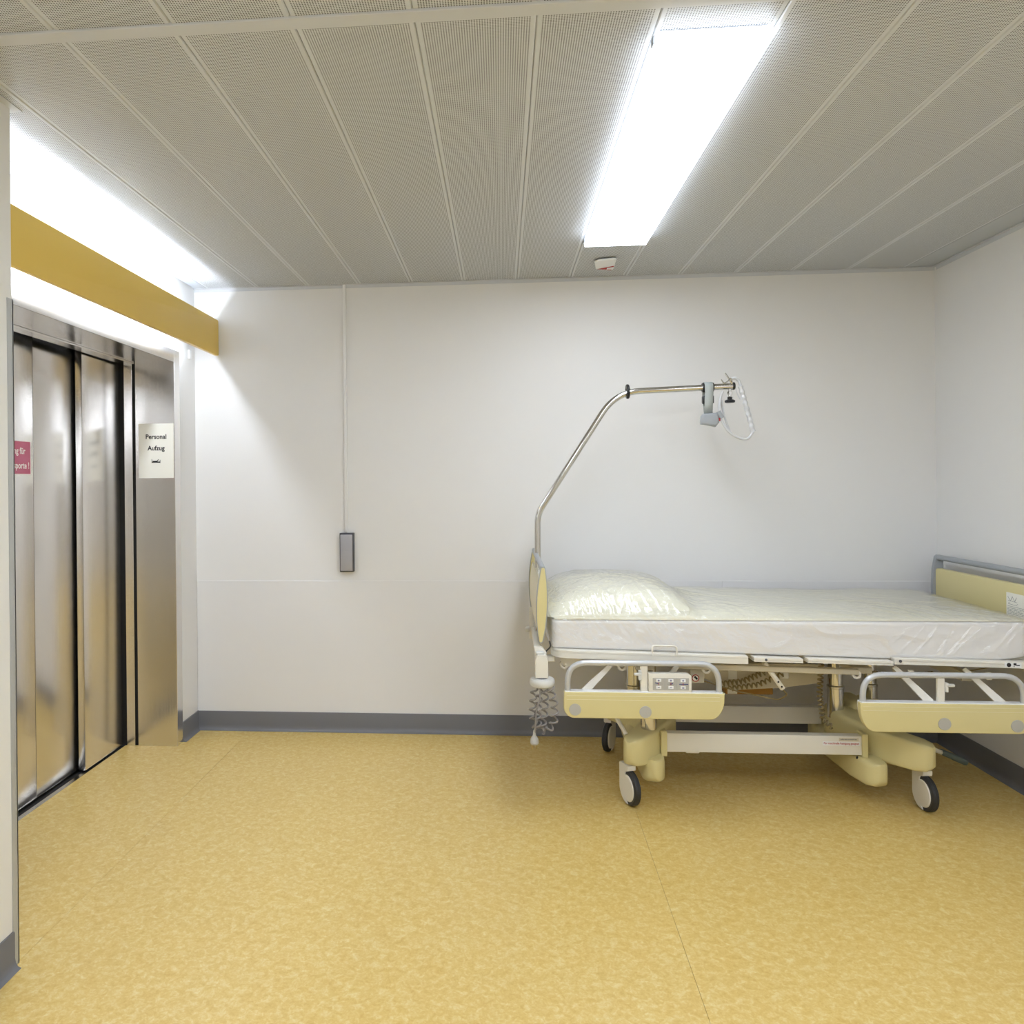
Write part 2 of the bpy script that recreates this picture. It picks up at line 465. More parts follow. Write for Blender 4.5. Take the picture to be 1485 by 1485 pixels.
# ceiling of perforated metal panels
ceiling = tag(obj('ceiling', box(-0.15, W + 0.15, Y_FRONT, 0.15, H + 0.03, H + 0.12), 'ceilback', smooth=0), 'suspended ceiling of perforated grey metal panels', 'ceiling', kind='structure')
Y1, Y2 = -2.433, -2.477
xs = [X_JOINT0 + MODULE * k for k in range(-1, 13)]
edges = [0.004] + xs + [W - 0.012]
random.seed(3)
rows = [(-0.006, Y1 - 0.004), (Y2 + 0.002, Y2 - 2.43), (Y2 - 2.47, Y2 - 4.90), (Y2 - 4.94, Y_FRONT + 0.004)]
for ri, (ya, yb) in enumerate(rows):
    for i, (xa, xb) in enumerate(zip(edges, edges[1:])):
        full = 0 < i < len(edges) - 2
        dz = random.uniform(-0.0012, 0.0012)
        ga = random.choice((0.0003, 0.0004, 0.0008)); gb = random.choice((0.0003, 0.0005, 0.0006))
        if ri and xb < 0.30: continue
        # shallow metal tray with chamfered long edges
        c = 0.003
        prof = [(xa + ga, H + 0.02), (xa + ga, H + 0.004), (xa + ga + c, H), (xb - gb - c, H), (xb - gb, H + 0.004), (xb - gb, H + 0.02)]
        prof = [(u, v + dz) for u, v in prof]
        obj('ceiling_panel', prism(prof, 'y', yb, ya), 'perf' if full else 'ceilplain', ceiling, smooth=0)
for yb, ya in ((Y2, Y1), (Y2 - 2.474, Y2 - 2.43), (Y2 - 4.944, Y2 - 4.90)):
    obj('ceiling_profile', box(0.32 if yb < -2.5 else 0.05, W - 0.012, yb, ya, H - 0.006, H + 0.02, 0.0015, 1), 'profile', ceiling, smooth=0)
bm = box(0.0, W, -0.018, 0.0, H - 0.0025, H - 0.0005); box(0.0, W, -0.002, 0.0, H - 0.020, H - 0.0025, bm=bm)
tag(obj('trim_1', bm, 'profile', smooth=0), 'thin ceiling edge angle along the back wall', 'trim', kind='structure')
bm = box(W - 0.018, W, Y_FRONT, -0.018, H - 0.0025, H - 0.0005); box(W - 0.002, W, Y_FRONT, -0.018, H - 0.020, H - 0.0025, bm=bm)
tag(obj('trim_2', bm, 'profile', smooth=0), 'thin ceiling edge angle along the right wall', 'trim', kind='structure')
bm = prism([(0.12, -2.122), (0.12, -2.098), (0.344, -2.098), (0.344, Y_FRONT), (0.32, Y_FRONT), (0.32, -2.122)], 'z', H - 0.003, H - 0.0007)
tag(obj('trim_3', bm, 'profile', smooth=0), 'ceiling edge angle mitred around the partition end', 'trim', kind='structure')

# ------------------------------------------------------------------ lift door (part of the building)
lift = thing('door_1', (-0.3, YC, 0), 'brushed stainless steel lift door with deep frame', 'lift door', kind='structure')
# frame: reveal, front flange, header
bm = box(-0.215, 0.004, YJ1, YJ1 + 0.03, 0.0, Z_SOF + 0.03); obj('reveal', bm, 'steel', lift, smooth=0)
bm = box(-0.215, 0.004, YJ2 - 0.03, YJ2, 0.0, Z_SOF + 0.03); obj('reveal', bm, 'steel', lift, smooth=0)
obj('front_flange', box(0.0, 0.006, -0.292, -0.224, 0.0, Z_SOF + 0.068, 0.001, 1), 'steel', lift, smooth=0)
obj('front_flange', box(0.0, 0.006, -1.776, -1.708, 0.0, Z_SOF + 0.068, 0.001, 1), 'steel', lift, smooth=0)
obj('front_flange', box(0.0, 0.006, -1.708, -0.292, Z_SOF, Z_SOF + 0.068, 0.001, 1), 'steel', lift, smooth=0)
obj('soffit', box(-0.215, 0.004, YJ2, YJ1, Z_SOF, Z_SOF + 0.03), 'steel', lift, smooth=0)
obj('jamb_post', box(-0.278, -0.232, YJ1 - 0.004, YJ1 + 0.03, 0.0, Z_SOF + 0.03, 0.001, 1), 'steel', lift, smooth=0)
obj('jamb_post', box(-0.278, -0.232, YJ2 - 0.03, YJ2 + 0.004, 0.0, Z_SOF + 0.03, 0.001, 1), 'steel', lift, smooth=0)
obj('header', box(-0.285, -0.218, YJ2, YJ1, Z_SOF - 0.008, Z_SOF + 0.03, 0.001, 1), 'steel', lift, smooth=0)
obj('shaft_backing', box(-0.46, -0.42, YJ2 - 0.2, YJ1 + 0.2, -0.05, Z_SOF + 0.2), 'black', lift, smooth=0)
obj('gap_backing', box(-0.234, -0.212, YJ1 + 0.012, YJ1 + 0.03, 0, Z_SOF + 0.02), 'black', lift, smooth=0)
def leaf(x, ya, yb):
    return obj('door_leaf', box(x - 0.035, x, ya, yb, 0.008, Z_SOF + 0.02, 0.002, 2), 'steel', lift, smooth=30)
leaf(-0.300, -0.674, -0.300)
l2 = leaf(-0.345, -0.9985, -0.640)
l1 = leaf(-0.345, -1.360, -1.0015)
leaf(-0.300, -1.700, -1.326)
sill = obj('sill', box(-0.40, -0.29, YJ2, YJ1, -0.02, -0.001, 0.001, 1), 'steel_bright', lift, smooth=0)
for xa, xb in ((-0.336, -0.318), (-0.378, -0.362)):
    obj('sill_groove', box(xa, xb, YJ2, YJ1, -0.003, -0.0005), 'black', sill, smooth=0)
# side walls of the door niche
obj('niche_side', box(-0.45, -0.28, YJ1 + 0.003, YJ1 + 0.03, 0, Z_SOF + 0.1), 'black', lift, smooth=0)
obj('niche_side', box(-0.45, -0.28, YJ2 - 0.03, YJ2 - 0.003, 0, Z_SOF + 0.1), 'black', lift, smooth=0)
obj('niche_top', box(-0.45, -0.28, YJ2, YJ1, Z_SOF + 0.05, Z_SOF + 0.1), 'black', lift, smooth=0)

# ================================================================== LIGHTS (fixtures)
def ceiling_lamp(y0, y1, label, x0=2.181, x1=2.470):  # builds the lamp above the bed and the added fill lamps
    t = thing('ceiling_lamp', ((x0 + x1) / 2, (y0 + y1) / 2, H), label, 'lamp')
    obj('housing', box(x0 + 0.010, x1 - 0.010, y0 + 0.010, y1 - 0.010, H - 0.014, H - 0.002, 0.002, 1), 'white', t, smooth=0)
    d = softbox(((x0 + x1) / 2, (y0 + y1) / 2, H - 0.022), ((x1 - x0) / 2, (y1 - y0) / 2, 0.0165), 0.007, (16, 16, 6))
    obj('diffuser_edge', d, 'lampside', t, smooth=60)
    obj('diffuser', box(x0 + 0.003, x1 - 0.003, y0 + 0.003, y1 - 0.003, H - 0.0400, H - 0.0380, 0.0006, 1), 'lamp', t, smooth=0)
    for yy in (y0 + 0.03, y1 - 0.03):
        obj('clip', box(x0 - 0.004, x0 + 0.002, yy - 0.012, yy + 0.012, H - 0.030, H - 0.008, 0.001, 1), 'grey', t, smooth=0)
    return t
ceiling_lamp(-2.345, -0.690, 'long white glowing ceiling lamp above the bed')
ceiling_lamp(-4.95, -3.30, 'added unseen fill lamp in line behind the one above the bed')  # added out of view to light the bed's near side
ceiling_lamp(-4.75, -3.10, 'added unseen fill lamp near the partition wall', 0.981, 1.270)  # also added behind the camera, fill for upright faces
ceiling_lamp(-4.75, -3.10, 'added unseen fill lamp near the right wall', 3.381, 3.670)  # added out of frame for more frontal light
ceiling_lamp(-7.25, -5.60, 'added unseen fill lamp at the far end of the hall', 2.181, 2.470)  # added furthest back, low-angle fill towards the bed

cove = thing('light_cove', (0.075, -1.06, 2.28), 'mustard yellow light cove board above the lift', 'light cove')
yb = [(-2.118, 2.176), (-2.118, 2.383), (-0.022, 2.383), (-0.016, 2.381), (-0.012, 2.375), (-0.012, 2.184), (-0.016, 2.178), (-0.022, 2.176)]
obj('board', prism(yb, 'x', 0.128, 0.150, 0.004, 2), 'yellowbeam', cove, smooth=40)
obj('board_liner', box(0.1255, 0.1285, -2.112, -0.020, 2.180, 2.379), 'white', cove, smooth=0)
obj('batten', box(0.0, 0.045, -2.05, -0.07, 2.262, 2.298, 0.003, 1), 'white', cove, smooth=0)
for i in range(2):
    ya = -0.24 - i * 0.92
    tb = obj('fluorescent_tube', tube([(0.066, ya - 0.02, 2.280), (0.066, ya - 0.87, 2.280)], 0.013, 14), 'tube', cove)
    for yy in (ya - 0.008, ya - 0.885):
        obj('lamp_holder', box(0.045, 0.082, yy - 0.011, yy + 0.011, 2.258, 2.300, 0.003, 1), 'white', cove, smooth=0)
for yy in (-0.045, -1.06, -2.08):
    obj('bracket', box(0.0, 0.129, yy - 0.012, yy + 0.012, 2.268, 2.292, 0.002, 1), 'white', cove, smooth=0)
obj('clip', box(0.0, 0.012, -0.10, -0.072, 2.15, 2.20, 0.002, 1), 'white', cove, smooth=0)

# ================================================================== WALL ITEMS
# paper notice on the reveal
yp = YJ1 - 0.0012
note = thing('paper_notice', (-0.092, YJ1, 1.466), 'white paper notice with black lettering and bed symbol on steel frame', 'notice')
obj('sheet', box(-0.197, 0.0, yp - 0.0006, yp + 0.0006, 1.467, 1.765), 'paper', note, smooth=0)
R, U = (1, 0, 0), (0, 0, 1); ty = yp - 0.0012
text('Personal', 0.0355, (-0.098, ty, 1.6815), R, U, 'ink', 'lettering', note, 0.0009, sx=0.97)
text('Aufzug', 0.0355, (-0.098, ty, 1.6190), R, U, 'ink', 'lettering', note, 0.0009, sx=0.97)
bm = box(-0.124, -0.1215, ty - 0.0003, ty, 1.549, 1.571); box(-0.0775, -0.075, ty - 0.0003, ty, 1.549, 1.566, bm=bm)
box(-0.124, -0.075, ty - 0.0003, ty, 1.551, 1.557, bm=bm)
prism([(-0.118, 1.557), (-0.092, 1.557), (-0.083, 1.568), (-0.085, 1.570), (-0.095, 1.561), (-0.114, 1.561), (-0.118, 1.563)], 'y', ty - 0.0003, ty, bm=bm)
obj('bed_symbol', bm, 'ink', note, smooth=0)
# red sign on the left door leaf
xr = -0.345 + 0.0012
sign = thing('red_sign', (-0.345, -1.14, 1.48), 'raspberry red sign with white lettering stuck on lift door', 'sign')
obj('plate', box(xr - 0.0008, xr + 0.0004, -1.235, -1.022, 1.480, 1.632), 'signwhite', sign, smooth=0)
obj('red_field', box(xr, xr + 0.0008, -1.235, -1.025, 1.486, 1.630), 'red', sign, smooth=0)
text('ng für', 0.040, (xr + 0.0013, -1.062, 1.575), (0, 1, 0), U, 'signwhite', 'lettering', sign, 0.001, 'RIGHT', 0.85)
text('sporte !', 0.040, (xr + 0.0013, -1.034, 1.510), (0, 1, 0), U, 'signwhite', 'lettering', sign, 0.001, 'RIGHT', 0.85)
# wall switch and its cable duct
sw = thing('wall_switch', (0.897, -0.005, 0.919), 'tall grey push switch plate below the cable duct', 'switch')
obj('housing', box(0.856, 0.938, -0.032, -0.0001, 0.921, 1.143, 0.003, 2), 'dgrey', sw)
obj('push_plate', box(0.862, 0.931, -0.040, -0.031, 0.928, 1.134, 0.002, 2), 'silver', sw)
obj('plate_seam', box(0.862, 0.931, -0.0408, -0.0398, 1.0445, 1.0458), 'grey', sw, smooth=0)
duct = tag(obj('cable_duct', box(0.884, 0.901, -0.014, 0.0, 1.144, H - 0.001, 0.0015, 1), 'wall', smooth=0), 'thin white cable duct rising from switch to ceiling', 'cable duct')
# detector plate under the ceiling
fd = thing('warning_plate', (2.33, -0.29, H), 'small white plate with red mark hanging below the ceiling lamp', 'plate')
pl = [(2.272, -0.350), (2.286, -0.372), (2.366, -0.392), (2.379, -0.384), (2.388, -0.215), (2.382, -0.192), (2.300, -0.222), (2.292, -0.232)]
bm = prism(pl, 'z', H - 0.018, H - 0.006, 0.003, 1); obj('body', bm, 'white', fd)
obj('mark', prism([(2.300, -0.228), (2.381, -0.280), (2.383, -0.262), (2.350, -0.248), (2.352, -0.214)], 'z', H - 0.0188, H - 0.0178), 'redprint', fd, smooth=0)
obj('mark', prism([(2.356, -0.206), (2.378, -0.198), (2.379, -0.207), (2.357, -0.214)], 'z', H - 0.0188, H - 0.0178), 'redprint', fd, smooth=0)
obj('mount', disc((2.33, -0.29, H - 0.008), (0, 0, 1), 0.03, 0.0075), 'blackpl', fd)

# ================================================================== BED
SLOPE = 0.025                      # lying surface falls slightly towards the foot end
def TZ(x): return -SLOPE * (x - 2.0)
def tilt(bm):
    for v in bm.verts: v.co.z += TZ(v.co.x)
    return bm
YN, YF = -1.0, -0.13               # near and far side of the bed
bed = thing('hospital_bed', (2.96, -0.57, 0), 'pale yellow and white hospital bed on castors against the wall', 'bed')

# ---- undercarriage: two curved end covers, two long beams
def bow(mx):
    def X(x): return x if not mx else 5.927 - x
    half = [(3.600, -0.935, 0.012, .20, .285), (3.590, -0.918, 0.034, .18, .295), (3.566, -0.888, 0.050, .175, .300), (3.515, -0.822, 0.056, .175, .306), (3.455, -0.735, 0.064, .175, .318), (3.412, -0.650, 0.074, .175, .335), (3.395, -0.570, 0.080, .175, .345)]
    path = [(X(x), y, w, a, b) for x, y, w, a, b in half] + [(X(x), -1.14 - y, w, a, b) for x, y, w, a, b in half[-2::-1]]
    b = sweep(path, 28, 7.5)
    dx = -0.09 if mx else 0.0
    hs = [(3.405, -0.910, 0.016, .125, .2), (3.400, -0.896, 0.036, .100, .2), (3.392, -0.862, 0.050, .093, .2), (3.384, -0.76, 0.058, .090, .2), (3.382, -0.57, 0.060, .090, .2)]
    path = [(X(x) + dx, y, w, a, z) for x, y, w, a, z in hs] + [(X(x) + dx, -1.14 - y, w, a, z) for x, y, w, a, z in hs[-2::-1]]
    return b, sweep(path, 24, 6)
for mx in (False, True):
    b, sk = bow(mx)
    c = obj('chassis_cover', b, 'yellow', bed, smooth=50)
    obj('cover_skirt', sk, 'yellow', c, smooth=50)
    if mx:
        obj('beam_socket', box(2.486, 2.514, -0.836, -0.765, 0.190, 0.302, 0.007, 3), 'yellow', c)
    else:
        obj('beam_socket', box(3.358, 3.384, -0.828, -0.765, 0.192, 0.302, 0.007, 3), 'yellow', c)
        obj('screw_hole', disc((3.352, -0.795, 0.192), (-0.5, -1, 0), 0.006, 0.032), 'black', c)
for y0, y1 in ((-0.820, -0.775), (-0.395, -0.350)):
    beam = obj('chassis_beam', box(2.495, 3.362, y0, y1, 0.206, 0.290, 0.004, 2), 'enamel', bed)
    if y0 < -0.5:
        nb = beam
obj('label', box(3.262, 3.345, -0.8212, -0.8199, 0.268, 0.282), 'enamel2', nb, smooth=0)
bm = BM()
for k in range(12): box(3.268 + k * 0.006, 3.268 + k * 0.006 + random.uniform(0.003, 0.0052), -0.8218, -0.8211, 0.2735, 0.2735 + random.uniform(0.003, 0.0048), bm=bm)
obj('label_print', bm, 'inkgrey', nb, smooth=0)
obj('label', box(3.192, 3.350, -0.8212, -0.8199, 0.248, 0.265), 'white', nb, smooth=0)
text('Für maschinelle Reinigung geeignet', 0.0122, (3.271, -0.8218, 0.2535), R, U, 'redprint', 'lettering', nb, 0.0002, sx=0.88)
obj('beam_foot_plate', box(2.60, 2.66, -0.812, -0.78, 0.198, 0.207, 0.003, 1), 'enamel', nb)

# ---- lifting columns
def column(x, y, zt, zs, zb, r=0.033):
    b = obj('lifting_column', lathe([(0, zb), (r + 0.003, zb), (r + 0.003, zs), (r, zs + 0.004), (r, zt), (0, zt)], (x, y, 0), n=28), 'chrome', bed)
    obj('sleeve_ring', lathe([(r + 0.003, zs - 0.012), (r + 0.0048, zs - 0.010), (r + 0.0048, zs - 0.002), (r + 0.003, zs)], (x, y, 0), n=28), 'steel_bright', b)
column(3.352, -0.575, 0.62, 0.450, 0.30)
column(3.588, -0.40, 0.62, 0.415, 0.25)
column(2.440, -0.800, 0.64, 0.470, 0.27)
column(2.432, -0.440, 0.64, 0.405, 0.27)
obj('column_foot', lathe([(0.055, 0.25), (0.055, 0.335), (0.045, 0.345), (0, 0.345)], (3.575, -0.40, 0), n=24), 'yellow', bed)
obj('cover_hump', softbox((3.465, -0.50, 0.33), (0.045, 0.10, 0.045), 0.03, (8, 8, 8)), 'yellow', bed, smooth=60)

# ---- castors
def castor(x, y, nx, ny, side=1):
    n = Vector((nx, ny, 0)).normalized(); t = Vector((-n.y, n.x, 0))     # n: wheel axis towards the shell side
    root = obj('castor', lathe([(0, 0.165), (0.018, 0.165), (0.018, 0.190), (0, 0.190)], (x - t.x * 0.02 * side, y - t.y * 0.02 * side, 0), n=16), 'enamel', bed)
    c = Vector((x, y, 0.075))
    obj('wheel', lathe([(0.040, -0.013), (0.066, -0.0155), (0.0735, -0.011), (0.0748, -0.004), (0.0735, -0.003), (0.0735, 0.003), (0.0748, 0.004), (0.0735, 0.011), (0.066, 0.0155), (0.040, 0.013)], c, n, 36), 'rubber', root)
    obj('hub', lathe([(0, -0.016), (0.056, -0.016), (0.058, -0.012), (0.058, 0.014), (0.054, 0.019), (0.03, 0.0215), (0, 0.022)], c, n, 32), 'enamel', root)
    # fork shell: plate on the outer side that folds over the top of the tyre
    poly = []
    for k in range(13):
        a = PI + PI * 0.5 * k / 12 + 0.10
        poly.append((0.067 * math.cos(a) * 1.0, 0.067 * math.sin(a)))
    poly += [(-0.01, -0.05), (-0.020, 0.0), (-0.020, 0.052), (-0.012, 0.070), (0.010, 0.0775), (0.014, 0.086), (0.014, 0.100), (-0.058, 0.100), (-0.066, 0.092)]
    b = BM()
    lo = [b.verts.new(c + t * (u * side) + Vector((0, 0, v)) + n * -0.019) for u, v in poly]
    hi = [b.verts.new(c + t * (u * side) + Vector((0, 0, v)) + n * 0.0205) for u, v in poly]
    k = len(poly)
    b.faces.new(lo); b.faces.new(hi[::-1])
    for i in range(k): b.faces.new((lo[i], lo[(i + 1) % k], hi[(i + 1) % k], hi[i]))
    bmesh.ops.recalc_face_normals(b, faces=b.faces)
    obj('fork_shell', b, 'enamel', root, smooth=40)
castor(2.338, -0.905, -0.95, -0.31, 1)
castor(3.588, -0.895, -1.0, -0.05, 1)
castor(2.333, -0.245, 0.90, -0.42, -1)
castor(3.585, -0.245, -0.9, 0.4, 1)

# ---- brake pedals
p = obj('brake_lever', tube([(3.57, -0.665, 0.225), (3.70, -0.645, 0.20), (3.80, -0.632, 0.158)], 0.010, 12), 'enamel', bed)
bm = softbox((0, 0, 0), (0.06, 0.028, 0.014), 0.011, (10, 8, 6))
for v in bm.verts:
    if v.co.x < 0: v.co.y *= 0.72; v.co.z *= 0.9
rot_about(bm, (0, 0, 0), 'Y', 0.40); bmesh.ops.translate(bm, vec=(3.852, -0.625, 0.138), verts=bm.verts)
obj('pedal_pad', bm, 'pedal', p, smooth=60)
obj('linkage_rod', tube([(2.275, -0.80, 0.385), (2.325, -0.875, 0.300)], 0.0095, 10), 'enamel', bed)

# ---- lying surface frame
def side_plate(x0, x1, zt=0.686, zb=0.648, y=-1.018, round0=False, round1=False, name='frame_section'):
    def ring(y0, y1, z0, z1):
        a = (x0, x1)
        pl = [(x0, y1), (x0, y0 + (0.07 if round0 else 0))]
        if round0: pl += [(x0 + 0.07 - 0.07 * math.cos(q), y0 + 0.07 - 0.07 * math.sin(q)) for q in np.linspace(0.15, PI / 2, 6)]
        if round1: pl += [(x1 - 0.07 + 0.07 * math.sin(q), y0 + 0.07 - 0.07 * math.cos(q)) for q in np.linspace(0, PI / 2 - 0.15, 6)]
        else: pl += [(x1, y0)]
        if round1: pl += [(x1, y0 + 0.07)]
        pl += [(x1, y1)]
        return pl
    b = prism(ring(y, YF + 0.02, zb, zt), 'z', zt - 0.012, zt, 0.003, 2)
    prism(ring(y, y + 0.09, zb, zt), 'z', zb, zt - 0.012, 0.0, bm=b)
    prism([(x0, YF - 0.02), (x0, YF + 0.02), (x1, YF + 0.02), (x1, YF - 0.02)], 'z', zb, zt - 0.012, bm=b)
    return obj(name, tilt(b), 'enamel', bed, smooth=35)
side_plate(1.992, 2.812, 0.706, 0.672, round0=True)
s2 = side_plate(2.836, 3.036, 0.702, 0.684)
s3 = side_plate(3.055, 3.398, 0.704, 0.686)
s4 = side_plate(3.404, 4.010, 0.717, 0.692, round1=True)
obj('bolt', tilt(disc((3.425, -1.018, 0.706), (0, -1, 0), 0.006, 0.004)), 'dgrey', s4)
obj('bolt', tilt(disc((2.885, -1.018, 0.693), (0, -1, 0), 0.005, 0.004)), 'dgrey', s2)
YS = -1.0184
obj('sticker', tilt(box(3.835, 3.900, YS - 0.0008, YS + 0.0006, 0.6955, 0.7150)), 'white', s4, smooth=0)
obj('sticker_mark', tilt(disc((3.851, YS - 0.0008, 0.705), (0, -1, 0), 0.0086, 0.0006)), 'ink', s4)
bm = tilt(box(3.869, 3.880, YS - 0.0014, YS - 0.0008, 0.704, 0.713)); merge(bm, tilt(box(3.880, 3.893, YS - 0.0014, YS - 0.0008, 0.702, 0.706))); merge(bm, tilt(box(3.869, 3.873, YS - 0.0014, YS - 0.0008, 0.698, 0.7005)))
obj('sticker_mark', bm, 'ink', s4, smooth=0)
for x0, x1, y0, y1, z0, z1 in ((2.52, 3.295, -0.945, -0.915, 0.624, 0.648), (2.52, 3.70, -0.22, -0.19, 0.620, 0.648), (2.36, 2.44, -0.93, -0.2, 0.61, 0.648), (3.28, 3.36, -0.92, -0.2, 0.625, 0.652), (3.72, 3.76, -0.93, -0.2, 0.61, 0.648)):
    obj('frame_rail', tilt(box(x0, x1, y0, y1, z0, z1, 0.003, 1)), 'enamel2', bed)
for xx in (2.05, 2.30, 2.66, 3.285):
    obj('frame_hook', tilt(lathe([(0.010, -0.008), (0.019, -0.008), (0.019, 0.008), (0.010, 0.008), (0.010, -0.008)], (xx, -0.935, 0.626), (0, 1, 0), 16)), 'enamel', bed)
obj('frame_flange', tilt(prism([(2.03, 0.658), (2.12, 0.658), (2.115, 0.640), (2.10, 0.626), (2.075, 0.620), (2.05, 0.626), (2.035, 0.640)], 'y', -0.95, -0.93)), 'enamel', bed)
# mattress retaining hoop
hp = arc_path([(2.414, -1.024, TZ(2.42) + 0.698), (2.414, -1.024, 0.739 + TZ(2.42)), (2.516, -1.024, 0.740 + TZ(2.53)), (2.516, -1.024, 0.698 + TZ(2.53))], 0.014, 5)
obj('mattress_hoop', tube(hp, 0.0042, 8), 'enamel', bed)

# ---- motor box, control box, cables below the lying surface
mb = obj('motor_box', prism([(2.70, 0.56), (3.27, 0.56), (3.27, 0.47), (3.10, 0.445), (2.86, 0.43), (2.70, 0.50)], 'y', -0.62, -0.42, 0.008, 2), 'enamel2', bed)
obj('label', box(2.845, 2.885, -0.6216, -0.6199, 0.485, 0.527), 'paper', mb, smooth=0)
obj('switch_cap', softbox((3.09, -0.64, 0.515), (0.022, 0.02, 0.018), 0.008, (4, 4, 4)), 'white', mb, smooth=60)
cb = obj('cable_box', box(2.86, 3.085, -0.52, -0.40, 0.385, 0.425, 0.003, 1), 'card', bed)
obj('label', box(2.87, 2.915, -0.5216, -0.5199, 0.388, 0.422), 'paper', cb, smooth=0)
ns = obj('warning_sticker', disc((2.622, -0.905, 0.562), (0, -1, 0), 0.016, 0.001, 20), 'paper', bed)
obj('sticker_holder', box(2.600, 2.660, -0.9045, -0.895, 0.54, 0.635, 0.002, 1), 'enamel2', bed)
obj('sticker_ring', lathe([(0.0125, 0.0010), (0.016, 0.0010), (0.016, 0.0018), (0.0125, 0.0018), (0.0125, 0.001)], (2.622, -0.905, 0.562), (0, -1, 0), 20), 'redprint', ns)
bm = box(2.614, 2.631, -0.9072, -0.906, 0.560, 0.568); rot_about(bm, (2.622, -0.907, 0.562), 'Y', 0.8)
obj('sticker_mark', bm, 'ink', ns, smooth=0)
lv = obj('support_lever', tube([(2.905, -0.93, 0.640), (2.985, -0.925, 0.525)], 0.011, 10), 'enamel', bed)
for q in (0.72, 0.90):
    obj('lever_hole', disc((2.905 + 0.08 * q, -0.9355, 0.640 - 0.115 * q), (0, -1, 0), 0.004, 0.003, 12), 'black', lv)
obj('lever_cable', tube(arc_path([(2.985, -0.90, 0.525), (3.03, -0.86, 0.48), (3.01, -0.80, 0.44), (2.86, -0.70, 0.45), (2.70, -0.60, 0.48)], 0.05, 6), 0.0032, 6), 'coilb', bed)
obj('spiral_cable', coil([(2.78, -0.66, 0.470), (2.90, -0.66, 0.485), (3.02, -0.65, 0.535)], 0.011, 13, 0.004), 'coilb', bed)
obj('spiral_cable', coil([(2.83, -0.68, 0.455), (2.96, -0.68, 0.475), (3.08, -0.67, 0.525)], 0.010, 12, 0.004), 'coilb', bed)
obj('spiral_cable', coil([(3.24, -0.70, 0.60), (3.225, -0.71, 0.45), (3.235, -0.72, 0.33), (3.27, -0.74, 0.30)], 0.010, 17, 0.0042), 'coilb', bed)
obj('spiral_cable', coil([(3.33, -0.72, 0.585), (3.45, -0.71, 0.545), (3.60, -0.70, 0.525), (3.74, -0.69, 0.540)], 0.0085, 30, 0.0035, 8), 'coilb', bed)
obj('spiral_cable', coil([(2.52, -0.70, 0.40), (2.51, -0.71, 0.32), (2.49, -0.73, 0.30)], 0.009, 7, 0.004), 'coil', bed)
obj('thin_cable', tube(arc_path([(3.72, -0.70, 0.545), (3.85, -0.72, 0.555), (4.0, -0.74, 0.59)], 0.2, 6), 0.003, 6), 'coilb', bed)

# ---- head and foot boards
def lens(z0, z1, w0, w1, cx0, cx1, n=11):
    L, Rr = [], []
    for k in range(n):
        t = k / (n - 1); w = w0 + (w1 - w0) * (1 - (2 * t - 1) ** 2); c = cx0 + (cx1 - cx0) * t
        z = z0 + (z1 - z0) * t
        L.append((c - w, z)); Rr.append((c + w, z))
    tip_b = [(cx0 - w0 * 0.6, z0 - w0 * 0.55), (cx0 + w0 * 0.6, z0 - w0 * 0.55)]
    tip_t = [(cx1 + w0 * 0.6, z1 + w0 * 0.55), (cx1 - w0 * 0.6, z1 + w0 * 0.55)]
    return tip_b + Rr + tip_t + L[::-1]
hb = obj('headboard', prism(lens(0.745, 0.985, 0.005, 0.015, 1.944, 1.950), 'y', YN + 0.012, YF - 0.012, 0.0), 'cream', bed, smooth=50)
for ya, yb in ((YN - 0.012, YN + 0.012), (YF - 0.012, YF + 0.012)):
    cp = obj('end_frame', prism(lens(0.737, 1.058, 0.0095, 0.0250, 1.946, 1.958), 'y', ya, yb, 0.002, 2), 'grey', hb, smooth=45)
    obj('end_cap', prism(lens(0.741, 1.054, 0.0065, 0.0210, 1.946, 1.958), 'y', ya - 0.0025, ya + 0.002, 0.001, 1), 'yellow', hb, smooth=45)
obj('grip_rail', tube([(1.957, YN + 0.01, 1.052), (1.957, YF - 0.01, 1.052)], 0.0125, 16), 'grey', hb)
obj('head_post', box(1.927, 1.957, YF - 0.045, YF - 0.015, 0.63, 0.745, 0.004, 2), 'enamel', bed)
obj('head_post', box(1.922, 1.946, -0.30, -0.27, 0.60, 0.745, 0.004, 2), 'enamel', bed)
obj('post_knob', lathe([(0, 0), (0.014, 0), (0.016, 0.01), (0.012, 0.02), (0, 0.022)], (1.922, -0.31, 0.655), (-1, 0, 0), 16), 'lgrey', bed)
obj('head_post', prism([(1.916, 0.72), (1.948, 0.72), (1.968, 0.695), (1.965, 0.66), (1.922, 0.66)], 'y', -1.03, -0.99, 0.004, 2), 'enamel', bed)
obj('head_crossbar', box(1.930, 1.960, -0.99, -0.12, 0.635, 0.665, 0.005, 2), 'enamel', bed)
obj('crossbar_link', box(1.955, 2.01, -0.96, -0.92, 0.640, 0.665, 0.003, 1), 'enamel', bed)
obj('crossbar_link', box(1.955, 2.01, -0.20, -0.16, 0.640, 0.665, 0.003, 1), 'enamel', bed)
obj('head_cable', tube(arc_path([(1.985, -0.97, 0.735), (1.990, -0.975, 0.71), (1.968, -0.98, 0.690), (1.966, -0.98, 0.665)], 0.015, 5), 0.003, 6), 'blackpl', bed)
sl = obj('corner_sleeve', prism([(1.919, 0.594), (1.973, 0.594), (1.973, 0.672), (1.962, 0.692), (1.930, 0.692), (1.919, 0.672)], 'y', -1.062, -1.006, 0.006, 2), 'enamel', bed)
obj('sleeve_top', box(1.922, 1.958, -1.052, -1.012, 0.690, 0.703, 0.003, 1), 'lgrey', sl)
